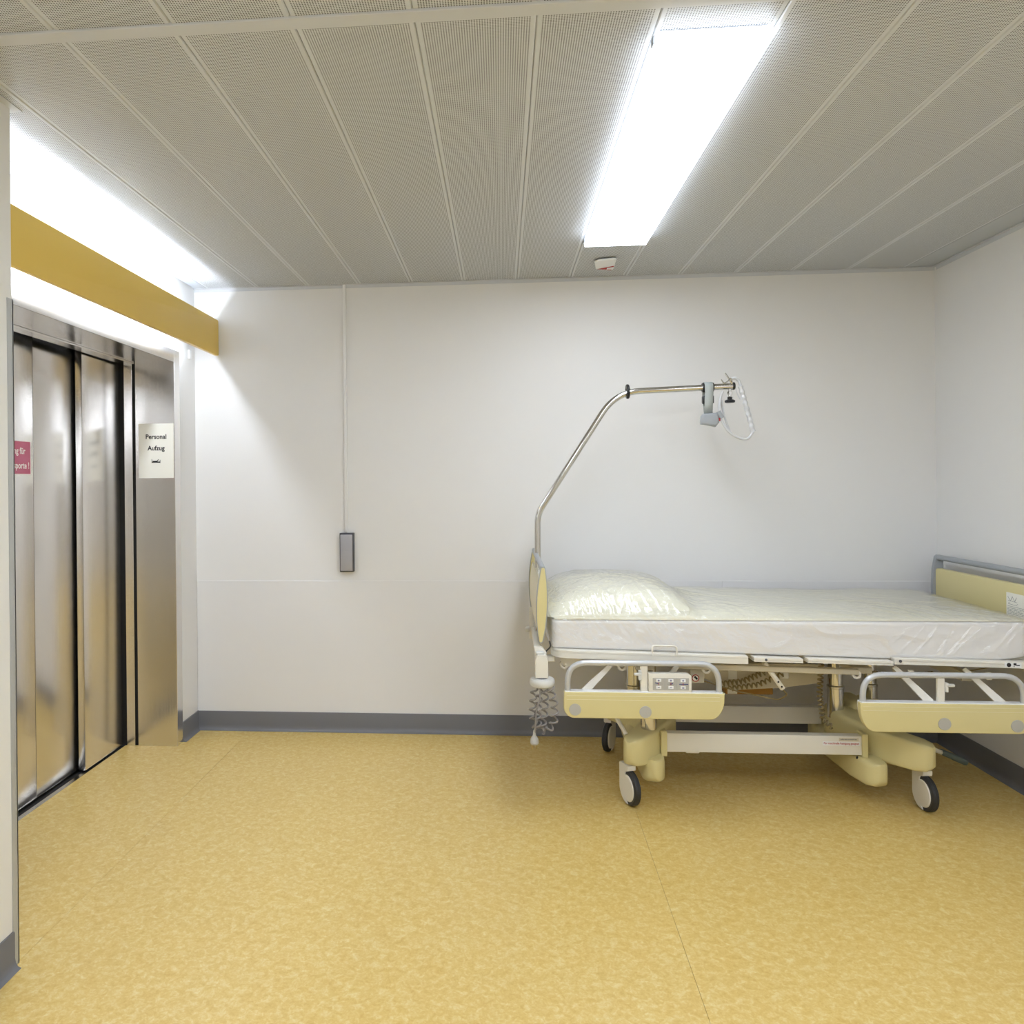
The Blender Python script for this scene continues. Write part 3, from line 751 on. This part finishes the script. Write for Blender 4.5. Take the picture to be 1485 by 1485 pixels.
pk = obj('cable_holder', lathe([(0, 0.553), (0.040, 0.553), (0.050, 0.559), (0.053, 0.568), (0.053, 0.580), (0.048, 0.588), (0.03, 0.590), (0, 0.590)], (1.949, -1.034, 0), n=28), 'lgrey', bed)
obj('holder_neck', lathe([(0.026, 0.588), (0.026, 0.596), (0, 0.596)], (1.946, -1.034, 0), n=20), 'dgrey', pk)

# ---- power cord hung from the holder
YK = -1.045
cord = obj('power_cord', coil([(1.916, YK, 0.556), (1.908, YK, 0.50), (1.905, YK, 0.44), (1.912, YK, 0.395), (1.925, YK, 0.372)], 0.0135, 5.2, 0.0042, 14), 'coil', bed)
for path, rad, turns in (
        ([(1.936, YK - 0.01, 0.545), (1.930, YK - 0.01, 0.47), (1.927, YK - 0.01, 0.42), (1.930, YK - 0.01, 0.385), (1.942, YK - 0.008, 0.366)], 0.0135, 5.4),
        ([(1.958, YK, 0.556), (1.960, YK, 0.50), (1.958, YK, 0.45), (1.950, YK, 0.405), (1.944, YK, 0.372)], 0.0135, 5.1),
        ([(1.982, YK, 0.562), (1.988, YK, 0.52), (2.000, YK, 0.47), (2.000, YK, 0.425), (1.990, YK, 0.392), (1.968, YK, 0.371), (1.945, YK, 0.367)], 0.0150, 6.4)):
    obj('cord_coil', coil(path, rad, turns, 0.0042, 14), 'coil', cord)
obj('cord_lead', tube(arc_path([(1.938, YK - 0.02, 0.553), (1.936, YK - 0.03, 0.51), (1.920, YK - 0.03, 0.46), (1.916, YK - 0.03, 0.39), (1.914, YK - 0.02, 0.362)], 0.03, 6), 0.0036, 8), 'coil', cord)
pg = obj('plug', lathe([(0.004, 0.376), (0.006, 0.362), (0.0065, 0.354), (0.014, 0.344), (0.0175, 0.337), (0.0185, 0.322), (0.014, 0.315), (0, 0.315)], (1.912, YK - 0.02, 0), n=18), 'greycap', cord)
for dx in (-0.0095, 0.0095):
    obj('plug_prong', tube([(1.912 + dx, YK - 0.02, 0.316), (1.912 + dx, YK - 0.02, 0.296)], 0.0026, 8), 'brass', cord)

# foot board
XF = 4.062
def slab(y0, y1, z0, z1, x, th, r):
    """foot board panel, bulging a little, with rounded upper corners"""
    pl = [(y0, z0), (y1, z0)]
    pl += [(y1 - r + r * math.sin(q), z1 - r + r * math.cos(q)) for q in np.linspace(PI / 2, 0, 6)]
    pl += [(y0 + r - r * math.sin(q), z1 - r + r * math.cos(q)) for q in np.linspace(0, PI / 2, 6)]
    return prism(pl, 'x', x - th / 2, x + th / 2, 0.006, 3)
fb = obj('footboard', slab(YN + 0.01, YF - 0.01, 0.690, 0.955, XF, 0.030, 0.02), 'yellow', bed, smooth=45)
obj('grip_rail', tube([(XF + 0.004, YN + 0.01, 1.010), (XF + 0.004, YF - 0.01, 1.010)], 0.0145, 18), 'grey', fb)
for ya, yb in ((YN - 0.008, YN + 0.016), (YF - 0.016, YF + 0.008)):
    obj('end_frame', prism([(XF - 0.026, 0.70), (XF + 0.026, 0.70), (XF + 0.028, 0.90), (XF + 0.024, 1.010), (XF + 0.018, 1.022), (XF - 0.002, 1.024), (XF - 0.012, 1.015), (XF - 0.024, 0.95), (XF - 0.030, 0.85)], 'y', ya, yb, 0.003, 2), 'grey', fb, smooth=45)
obj('foot_crossbar', box(4.02, 4.06, -0.95, -0.15, 0.60, 0.63, 0.004, 2), 'enamel', bed)
for yy in (-0.90, -0.20):
    obj('foot_bracket', box(4.045, 4.075, yy - 0.02, yy + 0.02, 0.60, 0.72, 0.004, 2), 'enamel', bed)
    obj('crossbar_link', box(3.99, 4.03, yy - 0.02, yy + 0.02, 0.600, 0.618, 0.002, 1), 'enamel', bed)
XP = XF - 0.0152
pp = obj('instruction_label', box(XP - 0.0012, XP, -0.94, -0.700, 0.808, 0.912), 'paper', fb, smooth=0)
bm = BM(); random.seed(5)
for k in range(5):
    y = -0.708
    for q in range(7):
        w = random.uniform(0.006, 0.016)
        if y - w > -0.82: box(XP - 0.0018, XP - 0.0012, y - w, y, 0.818 + k * 0.0065, 0.8195 + k * 0.0065, bm=bm)
        y -= w + 0.004
for a, b in (((-0.602, 0.905), (-0.620, 0.885)), ((-0.620, 0.885), (-0.632, 0.907)), ((-0.632, 0.907), (-0.648, 0.886)), ((-0.648, 0.886), (-0.660, 0.906)), ((-0.604, 0.886), (-0.664, 0.884)), ((-0.606, 0.872), (-0.655, 0.870)), ((-0.655, 0.870), (-0.668, 0.878)), ((-0.60, 0.862), (-0.82, 0.862)), ((-0.606, 0.872), (-0.612, 0.880))):
    tube([(XP - 0.0015, a[0] - 0.108, a[1] - 0.010), (XP - 0.0015, b[0] - 0.108, b[1] - 0.010)], 0.0007, 5, bm=bm)
obj('label_print', bm, 'inkgrey', fb, smooth=0)

# ---- side rails, folded down on the near side
def side_rail(x0, x1, zb, zt, ztube, flip, discs, y=-1.075):
    """board with hoop; flip False: big sweep at the right end, True: at the left end"""
    def F(x): return x if not flip else x0 + x1 - x
    pl = []
    r = 0.045
    pl += [(x0 + 0.002, zt)]
    pl += [(x0 + r - r * math.cos(q), zb + r - r * math.sin(q)) for q in np.linspace(0.05, PI / 2, 8)]
    L = 0.060
    pl += [(x1 - L + L * math.sin(q) ** 1.0, zb + (zt - zb) * 0.80 * (1 - math.cos(q))) for q in np.linspace(0, PI / 2, 8)]
    pl += [(x1, zt)]
    pl = [(F(a), b) for a, b in pl]
    root = obj('side_rail', prism(pl, 'y', y, y + 0.026, 0.0045, 3), 'yellow', bed, smooth=40)
    obj('rail_backing', prism([(F(F(a)) if False else a, b) for a, b in [(p[0] + (0.004 if p[0] < (x0 + x1) / 2 else -0.004), min(p[1] + 0.003, zt + 0.004)) for p in pl]], 'y', y + 0.0262, y + 0.036, 0.002, 1), 'white', root, smooth=40)
    obj('top_strip', box(x0 + 0.006, x1 - 0.006, y + 0.003, y + 0.036, zt - 0.001, zt + 0.004, 0.001, 1), 'white', root)
    for dz in (0.014, 0.030):
        obj('board_groove', box(x0 + 0.012, x1 - 0.02, y - 0.0008, y + 0.001, zt - dz - 0.0012, zt - dz, 0.0003, 1), 'cream', root, smooth=0)
    for dx, dz in discs:
        obj('cover_disc', disc((dx, y + 0.0005, dz), (0, -1, 0), 0.0250, 0.0035, 28), 'greycap', root)
    yt = y + 0.018
    h = arc_path([(x0 + 0.018, yt, zt), (x0 + 0.018, yt, ztube), (x1 - 0.018, yt, ztube), (x1 - 0.018, yt, zt)], 0.085, 10)
    obj('hoop', tube(h, 0.0118, 16), 'rail', root)
    return root
def strut(root, x0, z0, x1, z1, w=0.034, y0=-0.965, y1=-1.045):
    b = BM()
    a, c = Vector((x0, y0, z0)), Vector((x1, y1, z1)); d = (c - a).normalized()
    s = d.cross(Vector((0, 1, 0))).normalized(); t = d.cross(s).normalized()
    vs_ = []
    for p, ww in ((a, w * 0.55), (c, w)):
        for i, j in ((-1, -1), (1, -1), (1, 1), (-1, 1)): vs_.append(b.verts.new(p + s * i * ww / 2 + t * j * 0.004))
    for f in ((0, 1, 2, 3), (7, 6, 5, 4), (0, 4, 5, 1), (1, 5, 6, 2), (2, 6, 7, 3), (3, 7, 4, 0)): b.faces.new([vs_[k] for k in f])
    bmesh.ops.recalc_face_normals(b, faces=b.faces)
    bmesh.ops.bevel(b, geom=b.edges[:], offset=0.002, segments=1, affect='EDGES')
    return obj('swing_arm', b, 'enamel', root, smooth=30)
YR = -1.075
r1 = side_rail(2.036, 2.698, 0.432, 0.541, 0.6615, False, ((2.083, 0.468), (2.374, 0.462)), YR)
strut(r1, 2.262, 0.645, 2.125, 0.535); strut(r1, 2.542, 0.645, 2.43, 0.535)
bk = obj('latch_post', box(2.358, 2.388, -1.060, -1.046, 0.535, 0.656, 0.003, 1), 'enamel', r1)
obj('latch', box(2.348, 2.362, -1.068, -1.050, 0.592, 0.632, 0.002, 1), 'lgrey', r1)
obj('latch_handle', box(2.330, 2.362, -1.070, -1.058, 0.612, 0.622, 0.002, 1), 'lgrey', r1)
# control panel in the rail
hx0, hx1, hz0, hz1 = 2.389, 2.566, 0.536, 0.6225
pl = [(hx0, hz0), (hx1, hz0), (hx1, hz1 - 0.02)] + [(hx1 - 0.02 + 0.02 * math.cos(q), hz1 - 0.02 + 0.02 * math.sin(q)) for q in np.linspace(0, PI / 2, 6)][1:] + [(hx0, hz1)]
cpn = obj('control_panel', prism(pl, 'y', YR + 0.004, YR + 0.034, 0.004, 2), 'enamel', r1, smooth=40)
yk = YR + 0.0035
kx0, kx1, kz0, kz1 = 2.405, 2.555, 0.552, 0.605
obj('keypad', box(kx0, kx1, yk, yk + 0.003, kz0, kz1, 0.0014, 1), 'greycap', r1)
kw = (kx1 - kx0) / 3
for i in range(3):
    cx = kx0 + kw * (i + 0.5)
    for zc, sgn in ((kz0 + 0.0415, '+'), (kz0 + 0.0125, '-')):
        obj('key', box(cx - 0.0105, cx + 0.0105, yk - 0.0012, yk + 0.001, zc - 0.006, zc + 0.006, 0.0006, 1), 'white', r1, smooth=0)
        bm = box(cx - 0.0042, cx + 0.0042, yk - 0.0017, yk - 0.0011, zc - 0.0012, zc + 0.0012)
        if sgn == '+': box(cx - 0.0012, cx + 0.0012, yk - 0.0017, yk - 0.0011, zc - 0.0042, zc + 0.0042, bm=bm)
        if sgn == '-' and i == 2: box(cx - 0.0042, cx + 0.0042, yk - 0.0017, yk - 0.0011, zc - 0.0036, zc - 0.0022, bm=bm)
        obj('key_mark', bm, 'blueprint', r1, smooth=0)
    zc = kz0 + 0.027; wd = (0.008, 0.006, 0.0185)[i]
    bm = box(cx - 0.016 if i != 1 else cx - 0.002, cx - 0.016 + 2 * wd if i != 1 else cx + 0.009, yk - 0.0012, yk - 0.0002, zc - 0.0015, zc + 0.0015)
    if i < 2: rot_about(bm, (cx, yk, zc), 'Y', 0.35 if i == 0 else -0.3)
    obj('bed_pictogram', bm, 'blueprint', r1, smooth=0)
    obj('bed_pictogram', box(cx - 0.017, cx + 0.017, yk - 0.0008, yk - 0.0002, zc - 0.0005, zc + 0.0003), 'inkgrey', r1, smooth=0)
    obj('arrow_mark', box(cx - 0.001, cx + 0.001, yk - 0.0016, yk - 0.001, zc - 0.005, zc + 0.006), 'redprint', r1, smooth=0)
    if i: obj('keypad_line', box(kx0 + kw * i - 0.0004, kx0 + kw * i + 0.0004, yk - 0.0006, yk + 0.001, kz0, kz1), 'grey', r1, smooth=0)

r2 = side_rail(3.238, 3.900, 0.393, 0.511, 0.623, True, ((3.566, 0.430), (3.846, 0.426)), YR)
strut(r2, 3.425, 0.635, 3.530, 0.506); strut(r2, 3.705, 0.630, 3.812, 0.502)
obj('latch_post', box(3.548, 3.578, -1.060, -1.046, 0.505, 0.618, 0.003, 1), 'enamel', r2)
obj('latch', box(3.576, 3.588, -1.068, -1.050, 0.556, 0.594, 0.002, 1), 'lgrey', r2)
obj('latch_handle', box(3.580, 3.612, -1.070, -1.058, 0.578, 0.590, 0.003, 1), 'lgrey', r2)
for xx in (3.49, 3.80):
    obj('rail_bracket', tilt(box(xx - 0.011, xx + 0.011, -0.978, -0.965, 0.630, 0.660, 0.002, 1)), 'enamel', bed)
for xx in (3.45, 3.755):
    obj('rail_hinge', tilt(tube([(xx, -0.955, 0.640), (xx, -0.93, 0.640)], 0.014, 14)), 'enamel', bed)

# ================================================================== LIFTING POLE AND HANDLE
YP = -0.40
pole = thing('lifting_pole', (1.962, YP, 0.66), 'bent chrome lifting pole rising from the bed head', 'pole')
pp_ = arc_path([(1.962, YP, 0.62), (1.966, YP, 1.262), (2.365, YP, 1.878), (2.945, YP, 1.898)], [0.16, 0.24], 12)
po = obj('tube', tube(pp_, 0.0158, 20), 'chrome', pole)
obj('collar_ring', lathe([(0.016, -0.007), (0.034, -0.007), (0.037, -0.003), (0.037, 0.003), (0.034, 0.007), (0.016, 0.007)], (2.425, YP, 1.880), (1, 0, 0.034), 28), 'blackpl', pole)
obj('end_cap', lathe([(0, 0), (0.0185, 0), (0.0195, 0.004), (0.0195, 0.009), (0.017, 0.012), (0, 0.012)], (2.942, YP, 1.898), (1, 0, 0.034), 24), 'blackpl', pole)
obj('screw_stem', tube([(2.930, YP, 1.885), (2.930, YP, 1.845)], 0.008, 12), 'steel_bright', pole)
obj('screw_nut', lathe([(0, 0), (0.013, 0), (0.013, 0.014), (0, 0.014)], (2.930, YP, 1.856), n=6), 'chrome', pole)
obj('screw_knob', lathe([(0, 0), (0.022, 0), (0.0255, 0.003), (0.0255, 0.010), (0.020, 0.014), (0.012, 0.016), (0.012, 0.028), (0, 0.030)], (2.930, YP, 1.815), n=10), 'blackpl', pole)

hd = thing('grab_handle', (2.86, YP, 1.70), 'white triangular grab handle on grey strap hanging from the pole', 'handle')
def pole_pt(x): return 1.880 + (x - 2.425) * 0.0345
xs_ = 2.822
bm = lathe([(0.0162, -0.027), (0.023, -0.027), (0.0245, -0.020), (0.021, 0.0), (0.0245, 0.020), (0.023, 0.027), (0.0162, 0.027)], (xs_, YP, pole_pt(xs_)), (1, 0, 0.034), 24)
obj('strap_guide', bm, 'blackpl', hd)
# webbing loop over the pole
sp_ = []
for q in np.linspace(-0.15, PI + 0.15, 16): sp_.append((YP - 0.0255 * math.cos(q), pole_pt(xs_) + 0.0255 * math.sin(q)))
front = [(YP - 0.026, pole_pt(xs_) - 0.03), (YP - 0.016, 1.812), (YP - 0.008, 1.760)]
back = [(YP + 0.026, pole_pt(xs_) - 0.03), (YP + 0.016, 1.812), (YP - 0.004, 1.760)]
path = front[::-1] + sp_ + back
b = BM(); rowv = []
for y, z in path:
    rowv.append((b.verts.new((xs_ - 0.0205, y, z)), b.verts.new((xs_ + 0.0205, y, z))))
for A, B in zip(rowv, rowv[1:]): b.faces.new((A[0], A[1], B[1], B[0]))
st = obj('strap', b, 'webbing', hd, smooth=60)
sm = st.modifiers.new('thickness', 'SOLIDIFY'); sm.thickness = 0.0024; sm.offset = 0
obj('strap_buckle', box(xs_ - 0.027, xs_ + 0.027, YP - 0.018, YP + 0.018, 1.812, 1.852, 0.006, 2), 'blackpl', hd)
obj('strap_stitch', box(xs_ - 0.0207, xs_ + 0.0207, YP - 0.0130, YP - 0.0112, 1.7855, 1.7870), 'grey', hd, smooth=0)
bm = prism([(2.783, 1.708), (2.800, 1.706), (2.855, 1.694), (2.872, 1.716), (2.866, 1.752), (2.858, 1.764), (2.794, 1.760), (2.785, 1.748)], 'y', YP - 0.026, YP + 0.012, 0.010, 3)
rl = obj('reel', bm, 'grey', hd, smooth=60)
obj('reel_button', box(2.866, 2.878, YP - 0.018, YP + 0.004, 1.722, 1.738, 0.002, 1), 'redprint', rl)
bm = tube([(2.868, YP - 0.008, 1.770), (2.888, YP - 0.008, 1.738)], 0.014, 14)
obj('handle_clamp', bm, 'grey', hd)
loop = [(2.892, YP - .008, 1.872), (2.882, YP - .008, 1.84), (2.876, YP - .008, 1.800), (2.877, YP - .008, 1.760), (2.888, YP - .008, 1.722), (2.912, YP - .008, 1.680), (2.945, YP - .008, 1.650), (2.985, YP - .008, 1.632), (3.018, YP - .008, 1.636), (3.040, YP - .008, 1.668)]
def smooth_path(p, n=4):
    p = [Vector(q) for q in p]; out = []
    for i in range(len(p) - 1):
        a, b_, c, d = p[max(i - 1, 0)], p[i], p[i + 1], p[min(i + 2, len(p) - 1)]
        for k in range(n):
            t = k / n
            out.append(0.5 * ((2 * b_) + (c - a) * t + (2 * a - 5 * b_ + 4 * c - d) * t * t + (3 * b_ - a - 3 * c + d) * t ** 3))
    return out + [p[-1]]
obj('handle_loop', tube(smooth_path(loop), 0.0068, 14), 'grip', hd)
gp = [(2.930, YP - .008, 1.930), (2.952, YP - .008, 1.936), (2.972, YP - .008, 1.922), (2.980, YP - .008, 1.895)]
top = smooth_path(gp); gx = [Vector((2.980, YP - .008, 1.895)).lerp(Vector((3.040, YP - .008, 1.668)), t) for t in np.linspace(0, 1, 49)]
full = top[:-1] + gx
rad = [0.0075] * (len(top) - 1) + [0.0118 + 0.0016 * math.cos(2 * PI * 8 * t) for t in np.linspace(0, 1, 49)]
obj('grip', tube(full, 0.01, 14, radii=rad), 'grip', hd)
obj('handle_cord', tube(smooth_path([(2.952, YP - .01, 1.90), (2.962, YP - .012, 1.86), (2.976, YP - .01, 1.83)]), 0.0026, 6), 'grip', hd)
obj('handle_cord', tube(smooth_path([(2.890, YP + .01, 1.83), (2.905, YP + .01, 1.75), (2.930, YP + .008, 1.672)]), 0.0055, 8), 'grip', hd)
bm = tube([(2.905, YP - .01, 1.962), (2.925, YP - .012, 1.930), (2.940, YP - .01, 1.905)], 0.004, 8)
obj('hook', bm, 'chrome', hd)
obj('hook', tube(smooth_path([(2.885, YP - .012, 1.930), (2.898, YP - .016, 1.912), (2.915, YP - .018, 1.920), (2.93, YP - .016, 1.935), (2.94, YP - .016, 1.91)]), 0.0032, 8), 'chrome', hd)

# ================================================================== BEDDING
ZB = 0.7065
def mtop(x, y): return 0.828
m = softbox((2.972, -0.5675, 0.5), (0.978, 0.4215, 0.5), 0.022, (90, 40, 14))
for v in m.verts:
    x, y, z = v.co
    zb = ZB + TZ(x) + 0.0005
    k = 0.0
    k = 0.012 * max(0.0, (x - 3.40) / 0.55) ** 2
    if x > 3.80: k += 0.02 * ((x - 3.80) / 0.15) ** 2
    w = z
    nz = zb + k + w * (0.830 - zb - k)
    # rounded section: replace the tall cube by a 55 mm radius in real height
    sag = -abs(noise.noise(Vector((x * 3.1, y * 4.0, 2.0)))) * 0.004
    fold = noise.noise(Vector((x * 5 + z * 2.5, y * 2, z * 1.5 + 9))) * 0.006 if y < -0.9 else 0
    v.co = Vector((x, y - fold * min(1, 4 * z * (1 - z)), nz + (sag if z > 0.5 else 0)))
mt = tag(obj('mattress', m, 'sheet', smooth=70), 'white sheeted mattress lying on the hospital bed', 'mattress')

def duvet_h(x, y):
    u = (x - 2.97) / 0.99; w = (y + 0.56) / 0.44
    e = max(0.0, 1 - abs(u) ** 10) * max(0.0, 1 - abs(w) ** 6)
    return 0.831 + e * (0.022 + 0.006 * noise.noise(Vector((x * 4, y * 5, 0.3))) + 0.012 * math.exp(-((x - 2.75) / 0.35) ** 2))
b = BM(); nx, ny = 90, 40; g1 = []
for i in range(nx + 1):
    row = []
    for j in range(ny + 1):
        x = 2.005 + (3.945 - 2.005) * i / nx; y = -0.986 + (0.845) * j / ny
        row.append(b.verts.new((x, y, duvet_h(x, y) + 0.003)))
    g1.append(row)
for i in range(nx):
    for j in range(ny): b.faces.new((g1[i][j], g1[i + 1][j], g1[i + 1][j + 1], g1[i][j + 1]))
bnd = [g1[i][0] for i in range(nx + 1)] + [g1[nx][j] for j in range(1, ny + 1)] + [g1[i][ny] for i in range(nx - 1, -1, -1)] + [g1[0][j] for j in range(ny - 1, 0, -1)]
low = [b.verts.new((v.co.x, v.co.y, 0.8303)) for v in bnd]
for i in range(len(bnd)): b.faces.new((bnd[i], bnd[(i + 1) % len(bnd)], low[(i + 1) % len(bnd)], low[i]))
bmesh.ops.recalc_face_normals(b, faces=b.faces)
tag(obj('duvet', b, 'duvet', smooth=80), 'cream folded quilt spread over the mattress', 'duvet')

PCX, PCY, PHX, PHY = 2.285, -0.555, 0.305, 0.415
def pillow_h(x, y):
    u = (x - PCX) / PHX; w = (y - PCY) / PHY
    q = max(0.0, (1 - abs(u) ** 2.6)) ** 0.55 * max(0.0, (1 - abs(w) ** 4)) ** 0.5
    return q
m = softbox((PCX, PCY, 0.5), (PHX, PHY, 0.5), 0.03, (44, 50, 8))
for v in m.verts:
    x, y, z = v.co
    q = pillow_h(PCX + (x - PCX) * 0.97, PCY + (y - PCY) * 0.97)
    base = duvet_h(x, y) + 0.004
    n_ = (noise.noise(Vector((x * 7, y * 7, 4))) * 0.010 + abs(noise.noise(Vector((x * 17, y * 11, 7)))) * -0.010) * q
    v.co = Vector((x, y, base + (q * 0.094 + n_ + 0.006 * (1 - q) if z > 0.5 else 0.0)))
tag(obj('pillow', m, 'duvet', smooth=80), 'plump cream pillow at the head end of the bed', 'pillow')

# clear plastic film drawn over the bedding
def top_h(x, y):
    h = duvet_h(x, y)
    if abs(x - PCX) < PHX and abs(y - PCY) < PHY: h = max(h, duvet_h(x, y) + 0.020 + pillow_h(x, y) * 0.092)
    return h
GX, GY = 120, 60
xa = np.linspace(1.98, 3.96, GX + 1); ya = np.linspace(-1.0, -0.12, GY + 1)
Hm = np.array([[top_h(x, y) for y in ya] for x in xa])
Hs = Hm.copy()
for it in range(14):       # the film spans hollows: smooth, never below the bedding
    P = np.pad(Hs, 1, mode='edge')
    Hs = np.maximum(Hm, (P[:-2, 1:-1] + P[2:, 1:-1] + P[1:-1, :-2] + P[1:-1, 2:]) / 4)
def film_h(x, y):
    fx = min(max((x - 1.98) / 1.98 * GX, 0), GX - 1e-6); fy = min(max((y + 1.0) / 0.88 * GY, 0), GY - 1e-6)
    i, j = int(fx), int(fy); a, b2 = fx - i, fy - j
    return (Hs[i, j] * (1 - a) * (1 - b2) + Hs[i + 1, j] * a * (1 - b2) + Hs[i, j + 1] * (1 - a) * b2 + Hs[i + 1, j + 1] * a * b2)
m = softbox((2.972, -0.5675, 0.5), (0.990, 0.4315, 0.5), 0.06, (460, 190, 44))
dl = [f for f in m.faces if f.calc_center_median().z < 0.045]
bmesh.ops.delete(m, geom=dl, context='FACES')
def ridge(p): return 1 - abs(noise.noise(p)) * 2.2
for v in m.verts:
    x, y, z = v.co
    zb = ZB + TZ(x) + 0.004 + 0.012 * max(0.0, (x - 3.40) / 0.55) ** 2
    ht = film_h(x, y) + 0.0075
    nz = zb + z * (ht - zb)
    near = math.exp(-((x - 2.32) / 0.42) ** 2) * max(0.0, min(1, (-0.30 - y) / 0.35))
    diag = x * 0.75 + (y - nz * 1.2) * 0.6; dia2 = -x * 0.6 + (y - nz) * 0.8
    patch = max(0.0, min(1.0, 1.6 * noise.noise(Vector((x * 2.4, y * 2.4, nz * 3 + 5))) + 0.35))
    wr_ = max(0, ridge(Vector((diag * 34, dia2 * 5, 1.7))) - 0.45) * 0.018 * patch
    wr_ += max(0, ridge(Vector((diag * 10 + 3, dia2 * 44, nz * 8))) - 0.45) * 0.008 * near
    wr_ += max(0, ridge(Vector((x * 30 + nz * 16, y * 9 - nz * 10, 3.3))) - 0.50) * 0.011 * near
    wr_ += max(0, ridge(Vector((x * 7, y * 9, nz * 9))) - 0.55) * 0.010
    amt = 1.0 if z > 0.2 else z / 0.2
    if z > 0.97: v.co = Vector((x, y, nz + wr_ * amt))
    else:
        out = -1 if y < -0.95 else (1 if y > -0.18 else 0)
        ox = -1 if x < 2.03 else (1 if x > 3.9 else 0)
        v.co = Vector((x + ox * wr_ * 0.3 * amt, y + out * wr_ * amt, nz + wr_ * 0.4 * z))
fl = tag(obj('plastic_cover', m, 'film', smooth=40), 'clear crinkled plastic film covering the made-up bed', 'cover')
